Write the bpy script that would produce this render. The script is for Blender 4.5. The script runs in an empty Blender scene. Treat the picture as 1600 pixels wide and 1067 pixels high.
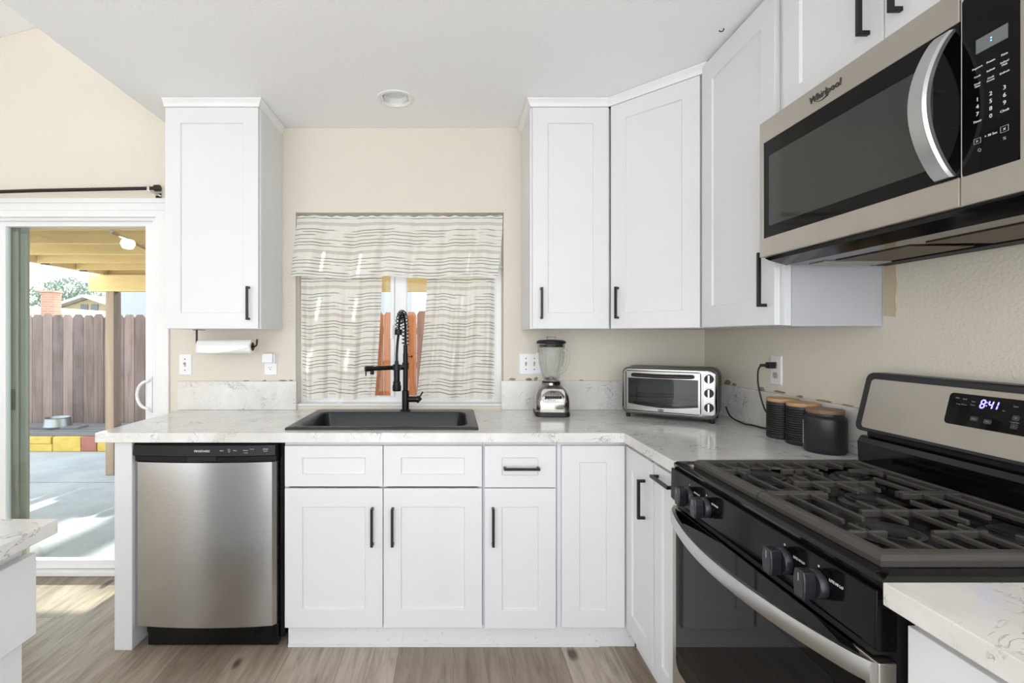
import bpy, bmesh, math, random
from mathutils import Vector, Matrix, Euler
PI = math.pi
random.seed(7)
SC = bpy.context.scene
COL = SC.collection

# ------------------------------------------------------------------ camera, world, sun, exposure
cam_d = bpy.data.cameras.new('camera')
cam = bpy.data.objects.new('camera', cam_d)
COL.objects.link(cam)
SC.camera = cam
cam.location = (0, 0, 1.318)
cam.rotation_euler = (PI/2, 0, 0)
cam_d.sensor_fit = 'HORIZONTAL'
cam_d.sensor_width = 36
cam_d.lens = 761/1600*36
cam_d.shift_x = (800-708)/1600
cam_d.shift_y = -(533.5-525)/1600
cam_d.clip_start = .02

world = bpy.data.worlds.new('sky')
SC.world = world
world.use_nodes = True
wn = world.node_tree
wn.nodes.clear()
w_out = wn.nodes.new('ShaderNodeOutputWorld')
w_bg = wn.nodes.new('ShaderNodeBackground')
w_tc = wn.nodes.new('ShaderNodeTexCoord')
w_sep = wn.nodes.new('ShaderNodeSeparateXYZ')
w_ramp = wn.nodes.new('ShaderNodeValToRGB')
wn.links.new(w_tc.outputs['Generated'], w_sep.inputs[0])
wn.links.new(w_ramp.outputs[0], w_bg.inputs[0])
wn.links.new(w_bg.outputs[0], w_out.inputs[0])
w_map = wn.nodes.new('ShaderNodeMapRange')      # height -1..1 -> 0..1: sunlit ground below, hazy horizon, pale blue above
w_map.inputs[1].default_value = -1; w_map.inputs[2].default_value = 1
wn.links.new(w_sep.outputs['Z'], w_map.inputs[0])
wn.links.new(w_map.outputs[0], w_ramp.inputs[0])
_cr = w_ramp.color_ramp
_cr.elements.new(.5); _cr.elements.new(.52)
for _e, _p, _c in zip(_cr.elements, (0, .47, .53, .85), ((1.4, 1.42, 1.45, 1), (1.3, 1.33, 1.36, 1), (1.66, 1.72, 1.78, 1), (.92, 1.0, 1.12, 1))):
    _e.position = _p; _e.color = _c
w_bg.inputs[1].default_value = 1.25

sun_d = bpy.data.lights.new('sun', 'SUN')
sun = bpy.data.objects.new('sun', sun_d)
COL.objects.link(sun)
sun_d.energy = 7.0
sun_d.angle = math.radians(.6)
sun_d.color = (1, .94, .84)
SUN_EL = math.radians(32.5)
SUN_AZ = math.radians(6)          # from +Y towards +X
_to = Vector((math.sin(SUN_AZ)*math.cos(SUN_EL), math.cos(SUN_AZ)*math.cos(SUN_EL), math.sin(SUN_EL)))
sun.rotation_euler = _to.to_track_quat('Z', 'Y').to_euler()
sun.location = (0, 12, 8)

SC.view_settings.view_transform = 'Standard'
SC.view_settings.look = 'None'
SC.view_settings.gamma = 1
SC.view_settings.exposure = 1.1
SC.view_settings.use_curve_mapping = False

# ------------------------------------------------------------------ helpers
def lin(c):
    f = lambda v: v/12.92 if v <= .04045 else ((v+.055)/1.055)**2.4
    return tuple(f(x/255) for x in c) + (1,)

class NT:
    """tiny node helper"""
    def __init__(s, m):
        m.use_nodes = True
        s.t = m.node_tree
        s.b = s.t.nodes['Principled BSDF']
        s.o = s.t.nodes['Material Output']
    def n(s, typ, **kw):
        nd = s.t.nodes.new('ShaderNode'+typ)
        for k, v in kw.items(): setattr(nd, k, v)
        return nd
    def l(s, a, b): s.t.links.new(a, b)
    def co(s, kind='Object', scale=(1, 1, 1), rot=(0, 0, 0)):
        tc = s.n('TexCoord'); mp = s.n('Mapping')
        s.l(tc.outputs[kind], mp.inputs[0])
        mp.inputs['Scale'].default_value = scale
        mp.inputs['Rotation'].default_value = rot
        return mp.outputs[0]
    def noise(s, vec, scale, detail=3, rough=.5, dist=0):
        nd = s.n('TexNoise')
        s.l(vec, nd.inputs['Vector'])
        nd.inputs['Scale'].default_value = scale
        nd.inputs['Detail'].default_value = detail
        nd.inputs['Roughness'].default_value = rough
        nd.inputs['Distortion'].default_value = dist
        return nd.outputs[0]
    def ramp(s, fac, stops, interp='LINEAR'):
        r = s.n('ValToRGB')
        cr = r.color_ramp
        cr.interpolation = interp
        while len(cr.elements) < len(stops): cr.elements.new(.5)
        for e, (p, c) in zip(cr.elements, stops):
            e.position = p
            e.color = c if hasattr(c, '__len__') else (c, c, c, 1)
        s.l(fac, r.inputs[0])
        return r.outputs[0]
    def mix(s, fac, a, b, blend='MIX'):
        m = s.n('MixRGB', blend_type=blend)
        for i, v in enumerate((fac, a, b)):
            if hasattr(v, 'is_linked') or hasattr(v, 'links'): s.l(v, m.inputs[i])
            elif i == 0: m.inputs[0].default_value = v
            else: m.inputs[i].default_value = v
        return m.outputs[0]
    def math(s, op, a, b=None, c=None):
        m = s.n('Math', operation=op)
        for i, v in enumerate((a, b, c)):
            if v is None: continue
            if hasattr(v, 'links'): s.l(v, m.inputs[i])
            else: m.inputs[i].default_value = v
        return m.outputs[0]
    def bump(s, h, strength=.3, dist=.002):
        b = s.n('Bump')
        b.inputs['Strength'].default_value = strength
        b.inputs['Distance'].default_value = dist
        s.l(h, b.inputs['Height'])
        s.l(b.outputs[0], s.b.inputs['Normal'])

def M(name, rgb, rough=.5, metal=0, var=.04, nscale=6, bump=0, bscale=200, bdist=.001, coat=0, spec=.5, stretch=(1, 1, 1)):
    m = bpy.data.materials.new(name)
    t = NT(m)
    base = lin(rgb)
    v = t.co(scale=stretch)
    n = t.noise(v, nscale, 4)
    a = tuple(x*(1-var) for x in base[:3])+(1,)
    b = tuple(min(1, x*(1+var)) for x in base[:3])+(1,)
    t.l(t.ramp(n, [(.3, a), (.7, b)]), t.b.inputs['Base Color'])
    t.b.inputs['Roughness'].default_value = rough
    t.b.inputs['Metallic'].default_value = metal
    t.b.inputs['Coat Weight'].default_value = coat
    t.b.inputs['Coat Roughness'].default_value = .06
    t.b.inputs['Specular IOR Level'].default_value = spec
    if bump:
        t.bump(t.noise(v, bscale, 3), bump, bdist)
    return m

def emit_mat(name, rgb, s):
    m = bpy.data.materials.new(name)
    t = NT(m)
    t.b.inputs['Base Color'].default_value = (0, 0, 0, 1)
    t.b.inputs['Emission Color'].default_value = lin(rgb)
    t.b.inputs['Emission Strength'].default_value = s
    return m

def glass_mat(name, tint=(255, 255, 255), refl=1.0, rough=0):
    """thin pane: see-through with Fresnel reflection"""
    m = bpy.data.materials.new(name)
    t = NT(m)
    t.t.nodes.remove(t.b)
    tr = t.n('BsdfTransparent'); tr.inputs[0].default_value = lin(tint)
    gl = t.n('BsdfGlossy'); gl.inputs['Roughness'].default_value = rough
    fr = t.n('Fresnel'); fr.inputs[0].default_value = 1.45
    ms = t.n('MixShader')
    f = t.math('MULTIPLY', fr.outputs[0], refl)
    t.l(f, ms.inputs[0]); t.l(tr.outputs[0], ms.inputs[1]); t.l(gl.outputs[0], ms.inputs[2])
    t.l(ms.outputs[0], t.o.inputs[0])
    return m

def steel_mat(name, rgb=(190, 190, 190), rough=.26, grain=(1, 1, 120), smudge=.12):
    m = bpy.data.materials.new(name)
    t = NT(m)
    v = t.co(scale=grain)
    g = t.noise(v, 22, 2)
    sm = t.noise(t.co(), 7, 5, .6)
    base = lin(rgb)
    c1 = t.ramp(g, [(.3, tuple(x*.97 for x in base[:3])+(1,)), (.7, base)])
    c2 = t.mix(t.math('MULTIPLY', t.ramp(sm, [(.5, 0.), (.75, 1.)]), smudge), c1, (.35, .34, .33, 1))
    t.l(c2, t.b.inputs['Base Color'])
    t.b.inputs['Metallic'].default_value = 1
    r = t.n('MapRange'); t.l(g, r.inputs[0])
    r.inputs[3].default_value = rough-.05; r.inputs[4].default_value = rough+.07
    t.l(r.outputs[0], t.b.inputs['Roughness'])
    return m

# --- geometry
def BM(): return bmesh.new()

def box(bm, x0, x1, y0, y1, z0, z1):
    vs = [bm.verts.new(p) for p in ((x0,y0,z0),(x1,y0,z0),(x1,y1,z0),(x0,y1,z0),(x0,y0,z1),(x1,y0,z1),(x1,y1,z1),(x0,y1,z1))]
    for f in ((3,2,1,0),(4,5,6,7),(0,1,5,4),(1,2,6,5),(2,3,7,6),(3,0,4,7)):
        bm.faces.new([vs[i] for i in f])
    return bm

def BX(*a): return box(BM(), *a)

def prism(bm, pts, axis, a0, a1):
    """2D outline pts extruded along axis ('x','y','z') from a0 to a1"""
    def P(p, a):
        return {'x': (a, p[0], p[1]), 'y': (p[0], a, p[1]), 'z': (p[0], p[1], a)}[axis]
    A = [bm.verts.new(P(p, a0)) for p in pts]
    B = [bm.verts.new(P(p, a1)) for p in pts]
    n = len(pts)
    bm.faces.new(A[::-1]); bm.faces.new(B)
    for i in range(n):
        bm.faces.new((A[i], A[(i+1) % n], B[(i+1) % n], B[i]))
    bmesh.ops.recalc_face_normals(bm, faces=bm.faces[:])
    return bm

def tube(bm, pts, r, n=10, closed=False):
    pts = [Vector(p) for p in pts]
    N = len(pts)
    rs = r if hasattr(r, '__len__') else [r]*N
    rings = []
    up = None
    for i, p in enumerate(pts):
        if closed: d = pts[(i+1) % N]-pts[i-1]
        elif i == 0: d = pts[1]-p
        elif i == N-1: d = p-pts[i-1]
        else: d = (pts[i+1]-p).normalized()+(p-pts[i-1]).normalized()
        if d.length < 1e-9: d = Vector((0, 0, 1))
        d.normalize()
        if up is None:
            up = Vector((0, 0, 1)) if abs(d.z) < .9 else Vector((1, 0, 0))
        a = (up-d*up.dot(d))
        if a.length < 1e-6: a = d.orthogonal()
        a.normalize()
        b = d.cross(a)
        up = a
        rings.append([bm.verts.new(p+(a*math.cos(2*PI*k/n)+b*math.sin(2*PI*k/n))*rs[i]) for k in range(n)])
    for i in range(N if closed else N-1):
        A, B = rings[i], rings[(i+1) % N]
        for k in range(n):
            bm.faces.new((A[k], A[(k+1) % n], B[(k+1) % n], B[k]))
    if not closed:
        bm.faces.new(rings[0][::-1]); bm.faces.new(rings[-1])
    bmesh.ops.recalc_face_normals(bm, faces=bm.faces[:])
    return bm

def lathe(bm, prof, n=40, c=(0, 0, 0), mod=None):
    rings = []
    for j, (r, z) in enumerate(prof):
        if r < 1e-6:
            rings.append([bm.verts.new((c[0], c[1], c[2]+z))]); continue
        ring = []
        for k in range(n):
            a = 2*PI*k/n
            rr = r*(mod(a, j) if mod else 1)
            ring.append(bm.verts.new((c[0]+rr*math.cos(a), c[1]+rr*math.sin(a), c[2]+z)))
        rings.append(ring)
    for A, B in zip(rings, rings[1:]):
        for k in range(n):
            k2 = (k+1) % n
            if len(A) == 1 and len(B) == 1: continue
            if len(A) == 1: bm.faces.new((A[0], B[k2], B[k]))
            elif len(B) == 1: bm.faces.new((A[k], A[k2], B[0]))
            else: bm.faces.new((A[k], A[k2], B[k2], B[k]))
    bmesh.ops.recalc_face_normals(bm, faces=bm.faces[:])
    return bm

def rrect(x0, x1, y0, y1, r, n=5):
    out = []
    for cx, cy, a0 in ((x1-r, y1-r, 0), (x0+r, y1-r, PI/2), (x0+r, y0+r, PI), (x1-r, y0+r, 3*PI/2)):
        for k in range(n+1):
            a = a0+PI/2*k/n
            out.append((cx+r*math.cos(a), cy+r*math.sin(a)))
    return out

def loft(bm, loops, cap0=True, cap1=True, closed=False):
    L = [[bm.verts.new(p) for p in lp] for lp in loops]
    n = len(L[0])
    prs = list(zip(L, L[1:])) + ([(L[-1], L[0])] if closed else [])
    for A, B in prs:
        for k in range(n):
            bm.faces.new((A[k], A[(k+1) % n], B[(k+1) % n], B[k]))
    if cap0 and not closed: bm.faces.new(L[0][::-1])
    if cap1 and not closed: bm.faces.new(L[-1])
    bmesh.ops.recalc_face_normals(bm, faces=bm.faces[:])
    return bm

def cells(us, vs, inc, w0, w1, axis):
    """solid slab built of grid cells with holes; axis is the thickness axis"""
    bm = BM()
    cache = {}
    def V(i, j, w):
        k = (i, j, w)
        if k not in cache:
            u, v, t = us[i], vs[j], (w0, w1)[w]
            cache[k] = bm.verts.new({'x': (t, u, v), 'y': (u, t, v), 'z': (u, v, t)}[axis])
        return cache[k]
    nu, nv = len(us)-1, len(vs)-1
    I = lambda i, j: 0 <= i < nu and 0 <= j < nv and inc((us[i]+us[i+1])/2, (vs[j]+vs[j+1])/2)
    for i in range(nu):
        for j in range(nv):
            if not I(i, j): continue
            for w in (0, 1):
                bm.faces.new((V(i,j,w), V(i+1,j,w), V(i+1,j+1,w), V(i,j+1,w)))
            for di, dj, a, b in ((-1,0,(i,j),(i,j+1)), (1,0,(i+1,j),(i+1,j+1)), (0,-1,(i,j),(i+1,j)), (0,1,(i,j+1),(i+1,j+1))):
                if not I(i+di, j+dj):
                    bm.faces.new((V(*a,0), V(*b,0), V(*b,1), V(*a,1)))
    bmesh.ops.recalc_face_normals(bm, faces=bm.faces[:])
    return bm

def obj(name, bm, m, parent=None, bevel=0, smooth=False, loc=(0, 0, 0), rot=(0, 0, 0), seg=2):
    me = bpy.data.meshes.new(name)
    bm.to_mesh(me); bm.free()
    o = bpy.data.objects.new(name, me)
    COL.objects.link(o)
    if m: me.materials.append(m)
    o.parent = parent
    o.location = loc; o.rotation_euler = rot
    if smooth:
        for p in me.polygons: p.use_smooth = True
        if smooth != 'all': me.set_sharp_from_angle(angle=math.radians(38))
    if bevel:
        b = o.modifiers.new('bevel', 'BEVEL')
        b.width = bevel; b.segments = seg; b.limit_method = 'ANGLE'; b.angle_limit = math.radians(35)
    return o

def tag(o, label, cat, group=None, kind=None):
    o['label'] = label; o['category'] = cat
    if group: o['group'] = group
    if kind: o['kind'] = kind
    return o

def thing(name, label, cat, loc=(0, 0, 0), rotz=0, group=None):
    o = bpy.data.objects.new(name, None)
    COL.objects.link(o)
    o.empty_display_size = .05
    o.location = loc; o.rotation_euler = (0, 0, rotz)
    return tag(o, label, cat, group)

def struct(name, bm, m, bevel=0, parent=None, smooth=False):
    o = obj(name, bm, m, parent, bevel, smooth)
    if parent is None: o['kind'] = 'structure'
    return o

def text(name, s, size, m, parent, loc, rot=(PI/2, 0, 0), align='CENTER', depth=.0004, shear=0, sx=1):
    c = bpy.data.curves.new(name, 'FONT')
    c.body = s; c.size = size; c.align_x = align; c.align_y = 'CENTER'
    c.extrude = depth; c.shear = shear; c.resolution_u = 2
    tmp = bpy.data.objects.new(name+'_outline', c)
    COL.objects.link(tmp)
    bpy.context.view_layer.update()
    me = bpy.data.meshes.new_from_object(tmp.evaluated_get(bpy.context.evaluated_depsgraph_get()))
    bpy.data.objects.remove(tmp); bpy.data.curves.remove(c)
    me.materials.clear(); me.materials.append(m)
    o = bpy.data.objects.new(name, me)
    COL.objects.link(o)
    o.parent = parent; o.location = loc; o.rotation_euler = rot; o.scale = (sx, 1, 1)
    return o

# ------------------------------------------------------------------ materials
def wall_mat(name, rgb, bs=.35):
    m = bpy.data.materials.new(name); t = NT(m)
    v = t.co()
    base = lin(rgb)
    n = t.noise(v, 1.3, 3)
    t.l(t.ramp(n, [(.3, tuple(x*.97 for x in base[:3])+(1,)), (.7, base)]), t.b.inputs['Base Color'])
    t.b.inputs['Roughness'].default_value = .75
    t.bump(t.ramp(t.noise(v, 95, 4, .55), [(.38, 0.), (.62, 1.)]), bs, .0016)
    return m
MW = wall_mat('cream_wall_paint', (224, 217, 204))
MWR = MW
MCEIL = wall_mat('white_ceiling_paint', (249, 249, 250), .2)
MWHITE = M('white_cabinet_paint', (226, 227, 228), .38, var=.012, nscale=4, bump=.04, bscale=300, bdist=.0004)
MBOX = M('cabinet_box_white', (222, 223, 226), .45, var=.02)
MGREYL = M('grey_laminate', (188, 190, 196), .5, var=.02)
MTRIM = M('white_trim', (238, 238, 238), .4, var=.015)
MVINYL = M('white_vinyl', (240, 241, 242), .35, var=.01)
MBLACK = M('black_pull_metal', (26, 26, 27), .38, metal=.3, var=.1)
MMATTE = M('matte_black_metal', (24, 24, 26), .42, metal=.4, var=.12)
MGLOSS = M('gloss_black_enamel', (12, 12, 12), .12, var=.1, spec=.4)
MPLAST = M('black_plastic', (30, 31, 36), .35, var=.08)
MDKPL = M('dark_plastic', (14, 14, 15), .5, var=.1)
MIRON = M('cast_iron', (66, 62, 58), .5, var=.12, nscale=40, bump=.25, bscale=500, bdist=.0004)
MSTEEL = steel_mat('brushed_steel')
MSTEELW = steel_mat('brushed_steel_warm', (192, 186, 178), .3, grain=(1, 60, 60), smudge=.25)
MHANDLE = steel_mat('satin_steel_handle', (196, 197, 199), .34, smudge=.03)
MCHROME = M('polished_chrome', (215, 214, 212), .1, metal=1, var=.03)
MSINK = M('black_granite_composite', (30, 30, 34), .35, var=.35, nscale=160, bump=.1, bscale=400, bdist=.0004)
MPLATE = M('white_switch_plastic', (238, 239, 240), .3, var=.01)
MTOGGLE = M('ivory_toggle', (196, 186, 160), .4)
MDARK = M('slot_dark', (20, 18, 16), .6)
MBRONZE = M('dark_bronze', (52, 45, 42), .35, metal=.5)
MPAPER = M('paper_towel', (244, 244, 243), .9, var=.01, bump=.2, bscale=160, bdist=.001)
MCHIP = M('torn_drywall', (150, 130, 108), .9, var=.3, nscale=60)
MBARE = M('bare_drywall_strip', (196, 182, 156), .85, var=.08, nscale=20)
MLABEL = M('white_print', (225, 225, 228), .5)
MLABELG = M('grey_print', (150, 151, 154), .5)
MCER = M('matte_black_ceramic', (31, 32, 35), .4, var=.12, nscale=30)
MBAMB = M('bamboo_lid', (186, 148, 104), .5, var=.12, nscale=8, stretch=(1, 12, 12))
MWAL = M('brown_wood_lid', (128, 98, 78), .5, var=.14, nscale=8, stretch=(1, 12, 12))
MGLASSB = M('black_oven_glass', (10, 10, 11), .04, var=.05, spec=.16)
MPANEL = M('gloss_black_panel', (10, 10, 10), .12, var=.1, spec=.15)
MTCHR = M('toaster_chrome', (150, 149, 147), .16, metal=1, var=.05)
MBCHR = M('smoky_chrome', (150, 146, 140), .1, metal=1, var=.04)
MGLASSG = M('dark_grey_window_glass', (48, 48, 47), .05, var=.04)
MBLUE = emit_mat('clock_digits', (110, 105, 255), 3.0)
MPANE = glass_mat('clear_pane', (244, 250, 249), .55)
MTGLASS = glass_mat('tinted_toaster_glass', (196, 198, 200), .8)

def quartz():
    m = bpy.data.materials.new('white_quartz'); t = NT(m)
    v = t.co()
    cloud = t.noise(v, 5, 5, .6, .3)
    base = t.ramp(cloud, [(.3, lin((210, 207, 202))), (.55, lin((226, 224, 220))), (.75, lin((234, 232, 229)))])
    n1 = t.noise(v, 11, 7, .62, 1.1)
    d = t.math('ABSOLUTE', t.math('SUBTRACT', n1, .5))
    line = t.ramp(d, [(.0, 1.), (.006, .8), (.016, 0.)])
    mask = t.ramp(t.noise(v, 9, 3), [(.5, 0.), (.62, 1.)])
    n2 = t.noise(v, 24, 6, .6, 1.6)
    d2 = t.math('ABSOLUTE', t.math('SUBTRACT', n2, .47))
    line2 = t.math('MULTIPLY', t.ramp(d2, [(.0, .8), (.01, 0.)]), t.ramp(t.noise(v, 5, 2), [(.52, 0.), (.62, 1.)]))
    f = t.math('MAXIMUM', t.math('MULTIPLY', line, mask), line2)
    c = t.mix(t.math('MULTIPLY', f, .75), base, lin((118, 114, 112)))
    t.l(c, t.b.inputs['Base Color'])
    t.b.inputs['Roughness'].default_value = .14
    return m
MQUARTZ = quartz()

def plank_floor():
    m = bpy.data.materials.new('vinyl_plank_floor'); t = NT(m)
    tc = t.n('TexCoord'); sep = t.n('SeparateXYZ'); cmb = t.n('CombineXYZ')
    t.l(tc.outputs['Object'], sep.inputs[0])
    t.l(t.math('ADD', sep.outputs['Y'], .16), cmb.inputs[0]); t.l(sep.outputs['X'], cmb.inputs[1])
    br = t.n('TexBrick')
    br.offset = .37; br.offset_frequency = 2
    t.l(cmb.outputs[0], br.inputs['Vector'])
    br.inputs['Color1'].default_value = (0, 0, 0, 1); br.inputs['Color2'].default_value = (1, 1, 1, 1)
    br.inputs['Mortar'].default_value = (.5, .5, .5, 1)
    br.inputs['Scale'].default_value = 1
    br.inputs['Mortar Size'].default_value = .0012
    br.inputs['Mortar Smooth'].default_value = 0
    br.inputs['Bias'].default_value = 0
    br.inputs['Brick Width'].default_value = 1.22
    br.inputs['Row Height'].default_value = .228
    rnd = br.outputs['Color']
    off = t.n('CombineXYZ'); t.l(t.math('MULTIPLY', rnd, 37.), off.inputs[0]); t.l(t.math('MULTIPLY', rnd, 11.), off.inputs[2])
    add = t.n('VectorMath', operation='ADD'); t.l(tc.outputs['Object'], add.inputs[0]); t.l(off.outputs[0], add.inputs[1])
    mp = t.n('Mapping'); t.l(add.outputs[0], mp.inputs[0]); mp.inputs['Scale'].default_value = (1, .09, 1)
    g = t.noise(mp.outputs[0], 38, 7, .65, .6)
    mp2 = t.n('Mapping'); t.l(add.outputs[0], mp2.inputs[0]); mp2.inputs['Scale'].default_value = (1, .25, 1)
    g2 = t.noise(mp2.outputs[0], 7, 4, .6, 1.2)
    c = t.ramp(g, [(.28, lin((140, 127, 112))), (.5, lin((180, 168, 153))), (.74, lin((204, 194, 181)))])
    tone = t.ramp(rnd, [(0, lin((198, 190, 182))), (.5, lin((228, 223, 216))), (1, lin((255, 253, 250)))])
    c = t.mix(1, c, tone, 'MULTIPLY')
    c = t.mix(t.ramp(g2, [(.55, 0.), (.75, .35)]), c, lin((112, 98, 84)))
    mp3 = t.n('Mapping'); t.l(add.outputs[0], mp3.inputs[0]); mp3.inputs['Scale'].default_value = (1.6, .7, 1)
    vo = t.n('TexVoronoi'); t.l(mp3.outputs[0], vo.inputs['Vector']); vo.inputs['Scale'].default_value = 3.0
    knot = t.ramp(t.math('ADD', vo.outputs['Distance'], t.math('MULTIPLY', t.noise(mp.outputs[0], 30, 3), .12)), [(.125, .9), (.175, 0.)])
    c = t.mix(knot, c, lin((62, 52, 44)))
    seam = t.math('MULTIPLY', br.outputs['Fac'], .6)
    c = t.mix(seam, c, lin((84, 74, 65)))
    t.l(c, t.b.inputs['Base Color'])
    t.b.inputs['Roughness'].default_value = .30
    t.bump(g, .08, .0006)
    return m
MFLOOR = plank_floor()

def wood(name, c0, c1, axis='Z', scale=16, rough=.75, board=None, dirt=0):
    """grain along axis; board = (axis index, width) varies tone from board to board"""
    m = bpy.data.materials.new(name); t = NT(m)
    sc = {'X': (.08, 1, 1), 'Y': (1, .08, 1), 'Z': (1, 1, .08)}[axis]
    v = t.co(scale=sc)
    g = t.noise(v, scale, 6, .6, .8)
    c = t.ramp(g, [(.3, lin(c0)), (.7, lin(c1))])
    if board:
        tc = t.n('TexCoord'); sep = t.n('SeparateXYZ'); t.l(tc.outputs['Object'], sep.inputs[0])
        k = t.math('FLOOR', t.math('DIVIDE', sep.outputs[board[0]], board[1]))
        wn_ = t.n('TexWhiteNoise', noise_dimensions='1D'); t.l(k, wn_.inputs['W'])
        c = t.mix(1, c, t.ramp(wn_.outputs[0], [(0, lin((185, 180, 182))), (1, lin((255, 250, 250)))]), 'MULTIPLY')
    if dirt:
        c = t.mix(t.ramp(t.noise(t.co(), 1.6, 5, .65), [(.45, 0.), (.7, dirt)]), c, lin((160, 146, 150)))
    t.l(c, t.b.inputs['Base Color'])
    t.b.inputs['Roughness'].default_value = rough
    return m
MFENCE = wood('hazy_fence_wood', (108, 88, 86), (158, 134, 128), 'Z', 14, board=(0, .147), dirt=.3)  # left stretch of one fence: purplish glass tint and haze put into the colour
MFENCE2 = wood('sunlit_fence_wood', (146, 82, 44), (192, 120, 70), 'Z', 14, board=(0, .150))  # same fence further right, its sunlit orange put into the colour
MPERG = wood('honey_painted_lumber', (224, 190, 128), (244, 216, 158), 'X', 10)
MROOFD = wood('brown_roof_deck', (150, 118, 78), (186, 148, 100), 'Y', 8)
MPOST = wood('tan_post_wood', (150, 128, 112), (178, 156, 140), 'Z', 12)
MDECK = wood('grey_deck_wood', (84, 82, 86), (124, 121, 124), 'X', 14)

def curtain_mat():
    m = bpy.data.materials.new('striped_sheer_cotton'); t = NT(m)
    t.t.nodes.remove(t.b)
    uv = t.n('UVMap'); sep = t.n('SeparateXYZ'); t.l(uv.outputs[0], sep.inputs[0])
    U, V = sep.outputs[0], sep.outputs[1]
    cmb = t.n('CombineXYZ'); t.l(t.math('MULTIPLY', U, 5.), cmb.inputs[0]); t.l(t.math('MULTIPLY', V, 75.), cmb.inputs[1])
    gate = t.ramp(t.noise(cmb.outputs[0], 1.0, 2), [(.40, 0.), (.46, 1.)])
    f = t.math('FRACT', t.math('DIVIDE', V, .158))
    dark = t.ramp(f, [(0, 0.), (.26, 1.), (.286, 0.), (.36, 1.), (.386, 0.), (.465, 1.), (.495, 0.), (.61, 1.), (.636, 0.), (.73, 1.), (.76, 0.), (.83, 1.), (.852, 0.)], 'CONSTANT')
    band = t.ramp(f, [(0, .42), (.016, .12), (.03, .42), (.046, .12), (.06, .42), (.076, .12), (.09, .42), (.105, 0.)], 'CONSTANT')
    fac = t.math('MAXIMUM', t.math('MULTIPLY', dark, t.math('MULTIPLY', gate, .8)), band)
    c = t.mix(fac, lin((250, 248, 242)), lin((96, 94, 92)))
    df = t.n('BsdfDiffuse'); t.l(c, df.inputs[0])
    tl = t.n('BsdfTranslucent'); t.l(c, tl.inputs[0])
    tp = t.n('BsdfTransparent')
    a = t.n('MixShader'); a.inputs[0].default_value = .30
    t.l(df.outputs[0], a.inputs[1]); t.l(tl.outputs[0], a.inputs[2])
    b = t.n('MixShader'); b.inputs[0].default_value = .06
    t.l(a.outputs[0], b.inputs[1]); t.l(tp.outputs[0], b.inputs[2])
    t.l(b.outputs[0], t.o.inputs[0])
    return m
MCURT = curtain_mat()

# ------------------------------------------------------------------ room shell
WY = 2.662          # face of the back wall
WX = 1.375          # face of the right wall
CZ = 2.455          # kitchen ceiling
CEX = -1.535        # edge of the flat ceiling
struct('floor', BX(-5.0, 1.6, -1.3, 2.80, -.08, 0), MFLOOR)
DX0, DX1, DZ1 = -3.30, -1.60, 1.985      # sliding door opening
WX0, WX1, WZ0, WZ1 = -.861, .276, .935, 1.993
def back_inc(x, z):
    if DX0 < x < DX1 and z < DZ1: return False
    if WX0 < x < WX1 and WZ0 < z < WZ1: return False
    return True
wall_back = struct('wall_back', cells([-5.5, DX0, DX1, WX0, WX1, 1.55], [0, WZ0, DZ1, WZ1, 3.7], back_inc, WY, WY+.145, 'y'), MW)
wall_right = struct('wall_right', BX(WX, 1.55, -1.3, WY-.001, 0, CZ+.05), MWR)
vz = lambda x: 2.95+.26*(x+2.477)          # vaulted ceiling height
LX, LY = -.276, 2.335      # recessed light
struct('ceiling', cells([CEX, LX-.060, LX+.060, WX-.001], [-1.1, LY-.060, LY+.060, WY-.001], lambda x, y: not (abs(x-LX) < .06 and abs(y-LY) < .06), CZ, CZ+.5, 'z'), MCEIL)
struct('wall_left', BX(-4.6, -4.5, -2.0, WY-.001, 0, 2.40), MW)
rw = BM(); prism(rw, [(-4.6, 0), (-3.5, 0), (-3.5, 2.0), (CEX-.002, 2.0), (CEX-.002, vz(CEX)-.002), (-4.6, vz(-4.6)-.002)], 'y', -2.1, -2.001)
struct('wall_rear', rw, MW)  # unseen; header and solid part shaped to dim the left side
vb = BM()
prism(vb, [(-5.5, vz(-5.5)), (CEX-.001, vz(CEX)), (CEX-.001, vz(CEX)+.1), (-5.5, vz(-5.5)+.1)], 'y', -2.0, WY-.001)
struct('ceiling_vault', vb, MCEIL)

# torn paint and chips above the backsplash
def chip(bm, cx, cz, w, h, face='y', at=WY):
    n = 11
    pts = []
    for k in range(n):
        a = 2*PI*k/n
        r = random.uniform(.55, 1.0)
        pts.append((cx+w/2*r*math.cos(a), cz+h/2*r*math.sin(a)))
    prism(bm, pts, face, at-.0025, at+.003)
cb = BM()
for px, z, w, h in ((-1.13, 1.074, .05, .008), (-1.03, 1.074, .025, .012), (-.93, 1.075, .055, .012), (-.885, 1.076, .03, .010), (.325, 1.082, .05, .016), (.415, 1.081, .05, .018), (.452, 1.084, .024, .030), (.70, 1.077, .03, .009)):
    chip(cb, px, z, w, h)
obj('torn_paint', cb, MCHIP, wall_back)
cb = BM()
for y, z, w, h in ((2.44, 1.085, .07, .03), (2.38, 1.082, .05, .018), (2.17, 1.083, .05, .022), (2.05, 1.083, .11, .014), (1.93, 1.079, .05, .010), (1.80, 1.078, .09, .010), (1.70, 1.077, .06, .008)):
    chip(cb, y, z, w, h, 'x', WX)
obj('torn_paint', cb, MCHIP, wall_right)
sb = BM()
prism(sb, [(1.552, 1.55), (1.552, 1.382), (1.512, 1.378), (1.508, 1.40), (1.512, 1.43), (1.506, 1.47), (1.510, 1.55)], 'x', WX-.003, WX+.002)
obj('bare_strip', sb, MBARE, wall_right)

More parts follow.
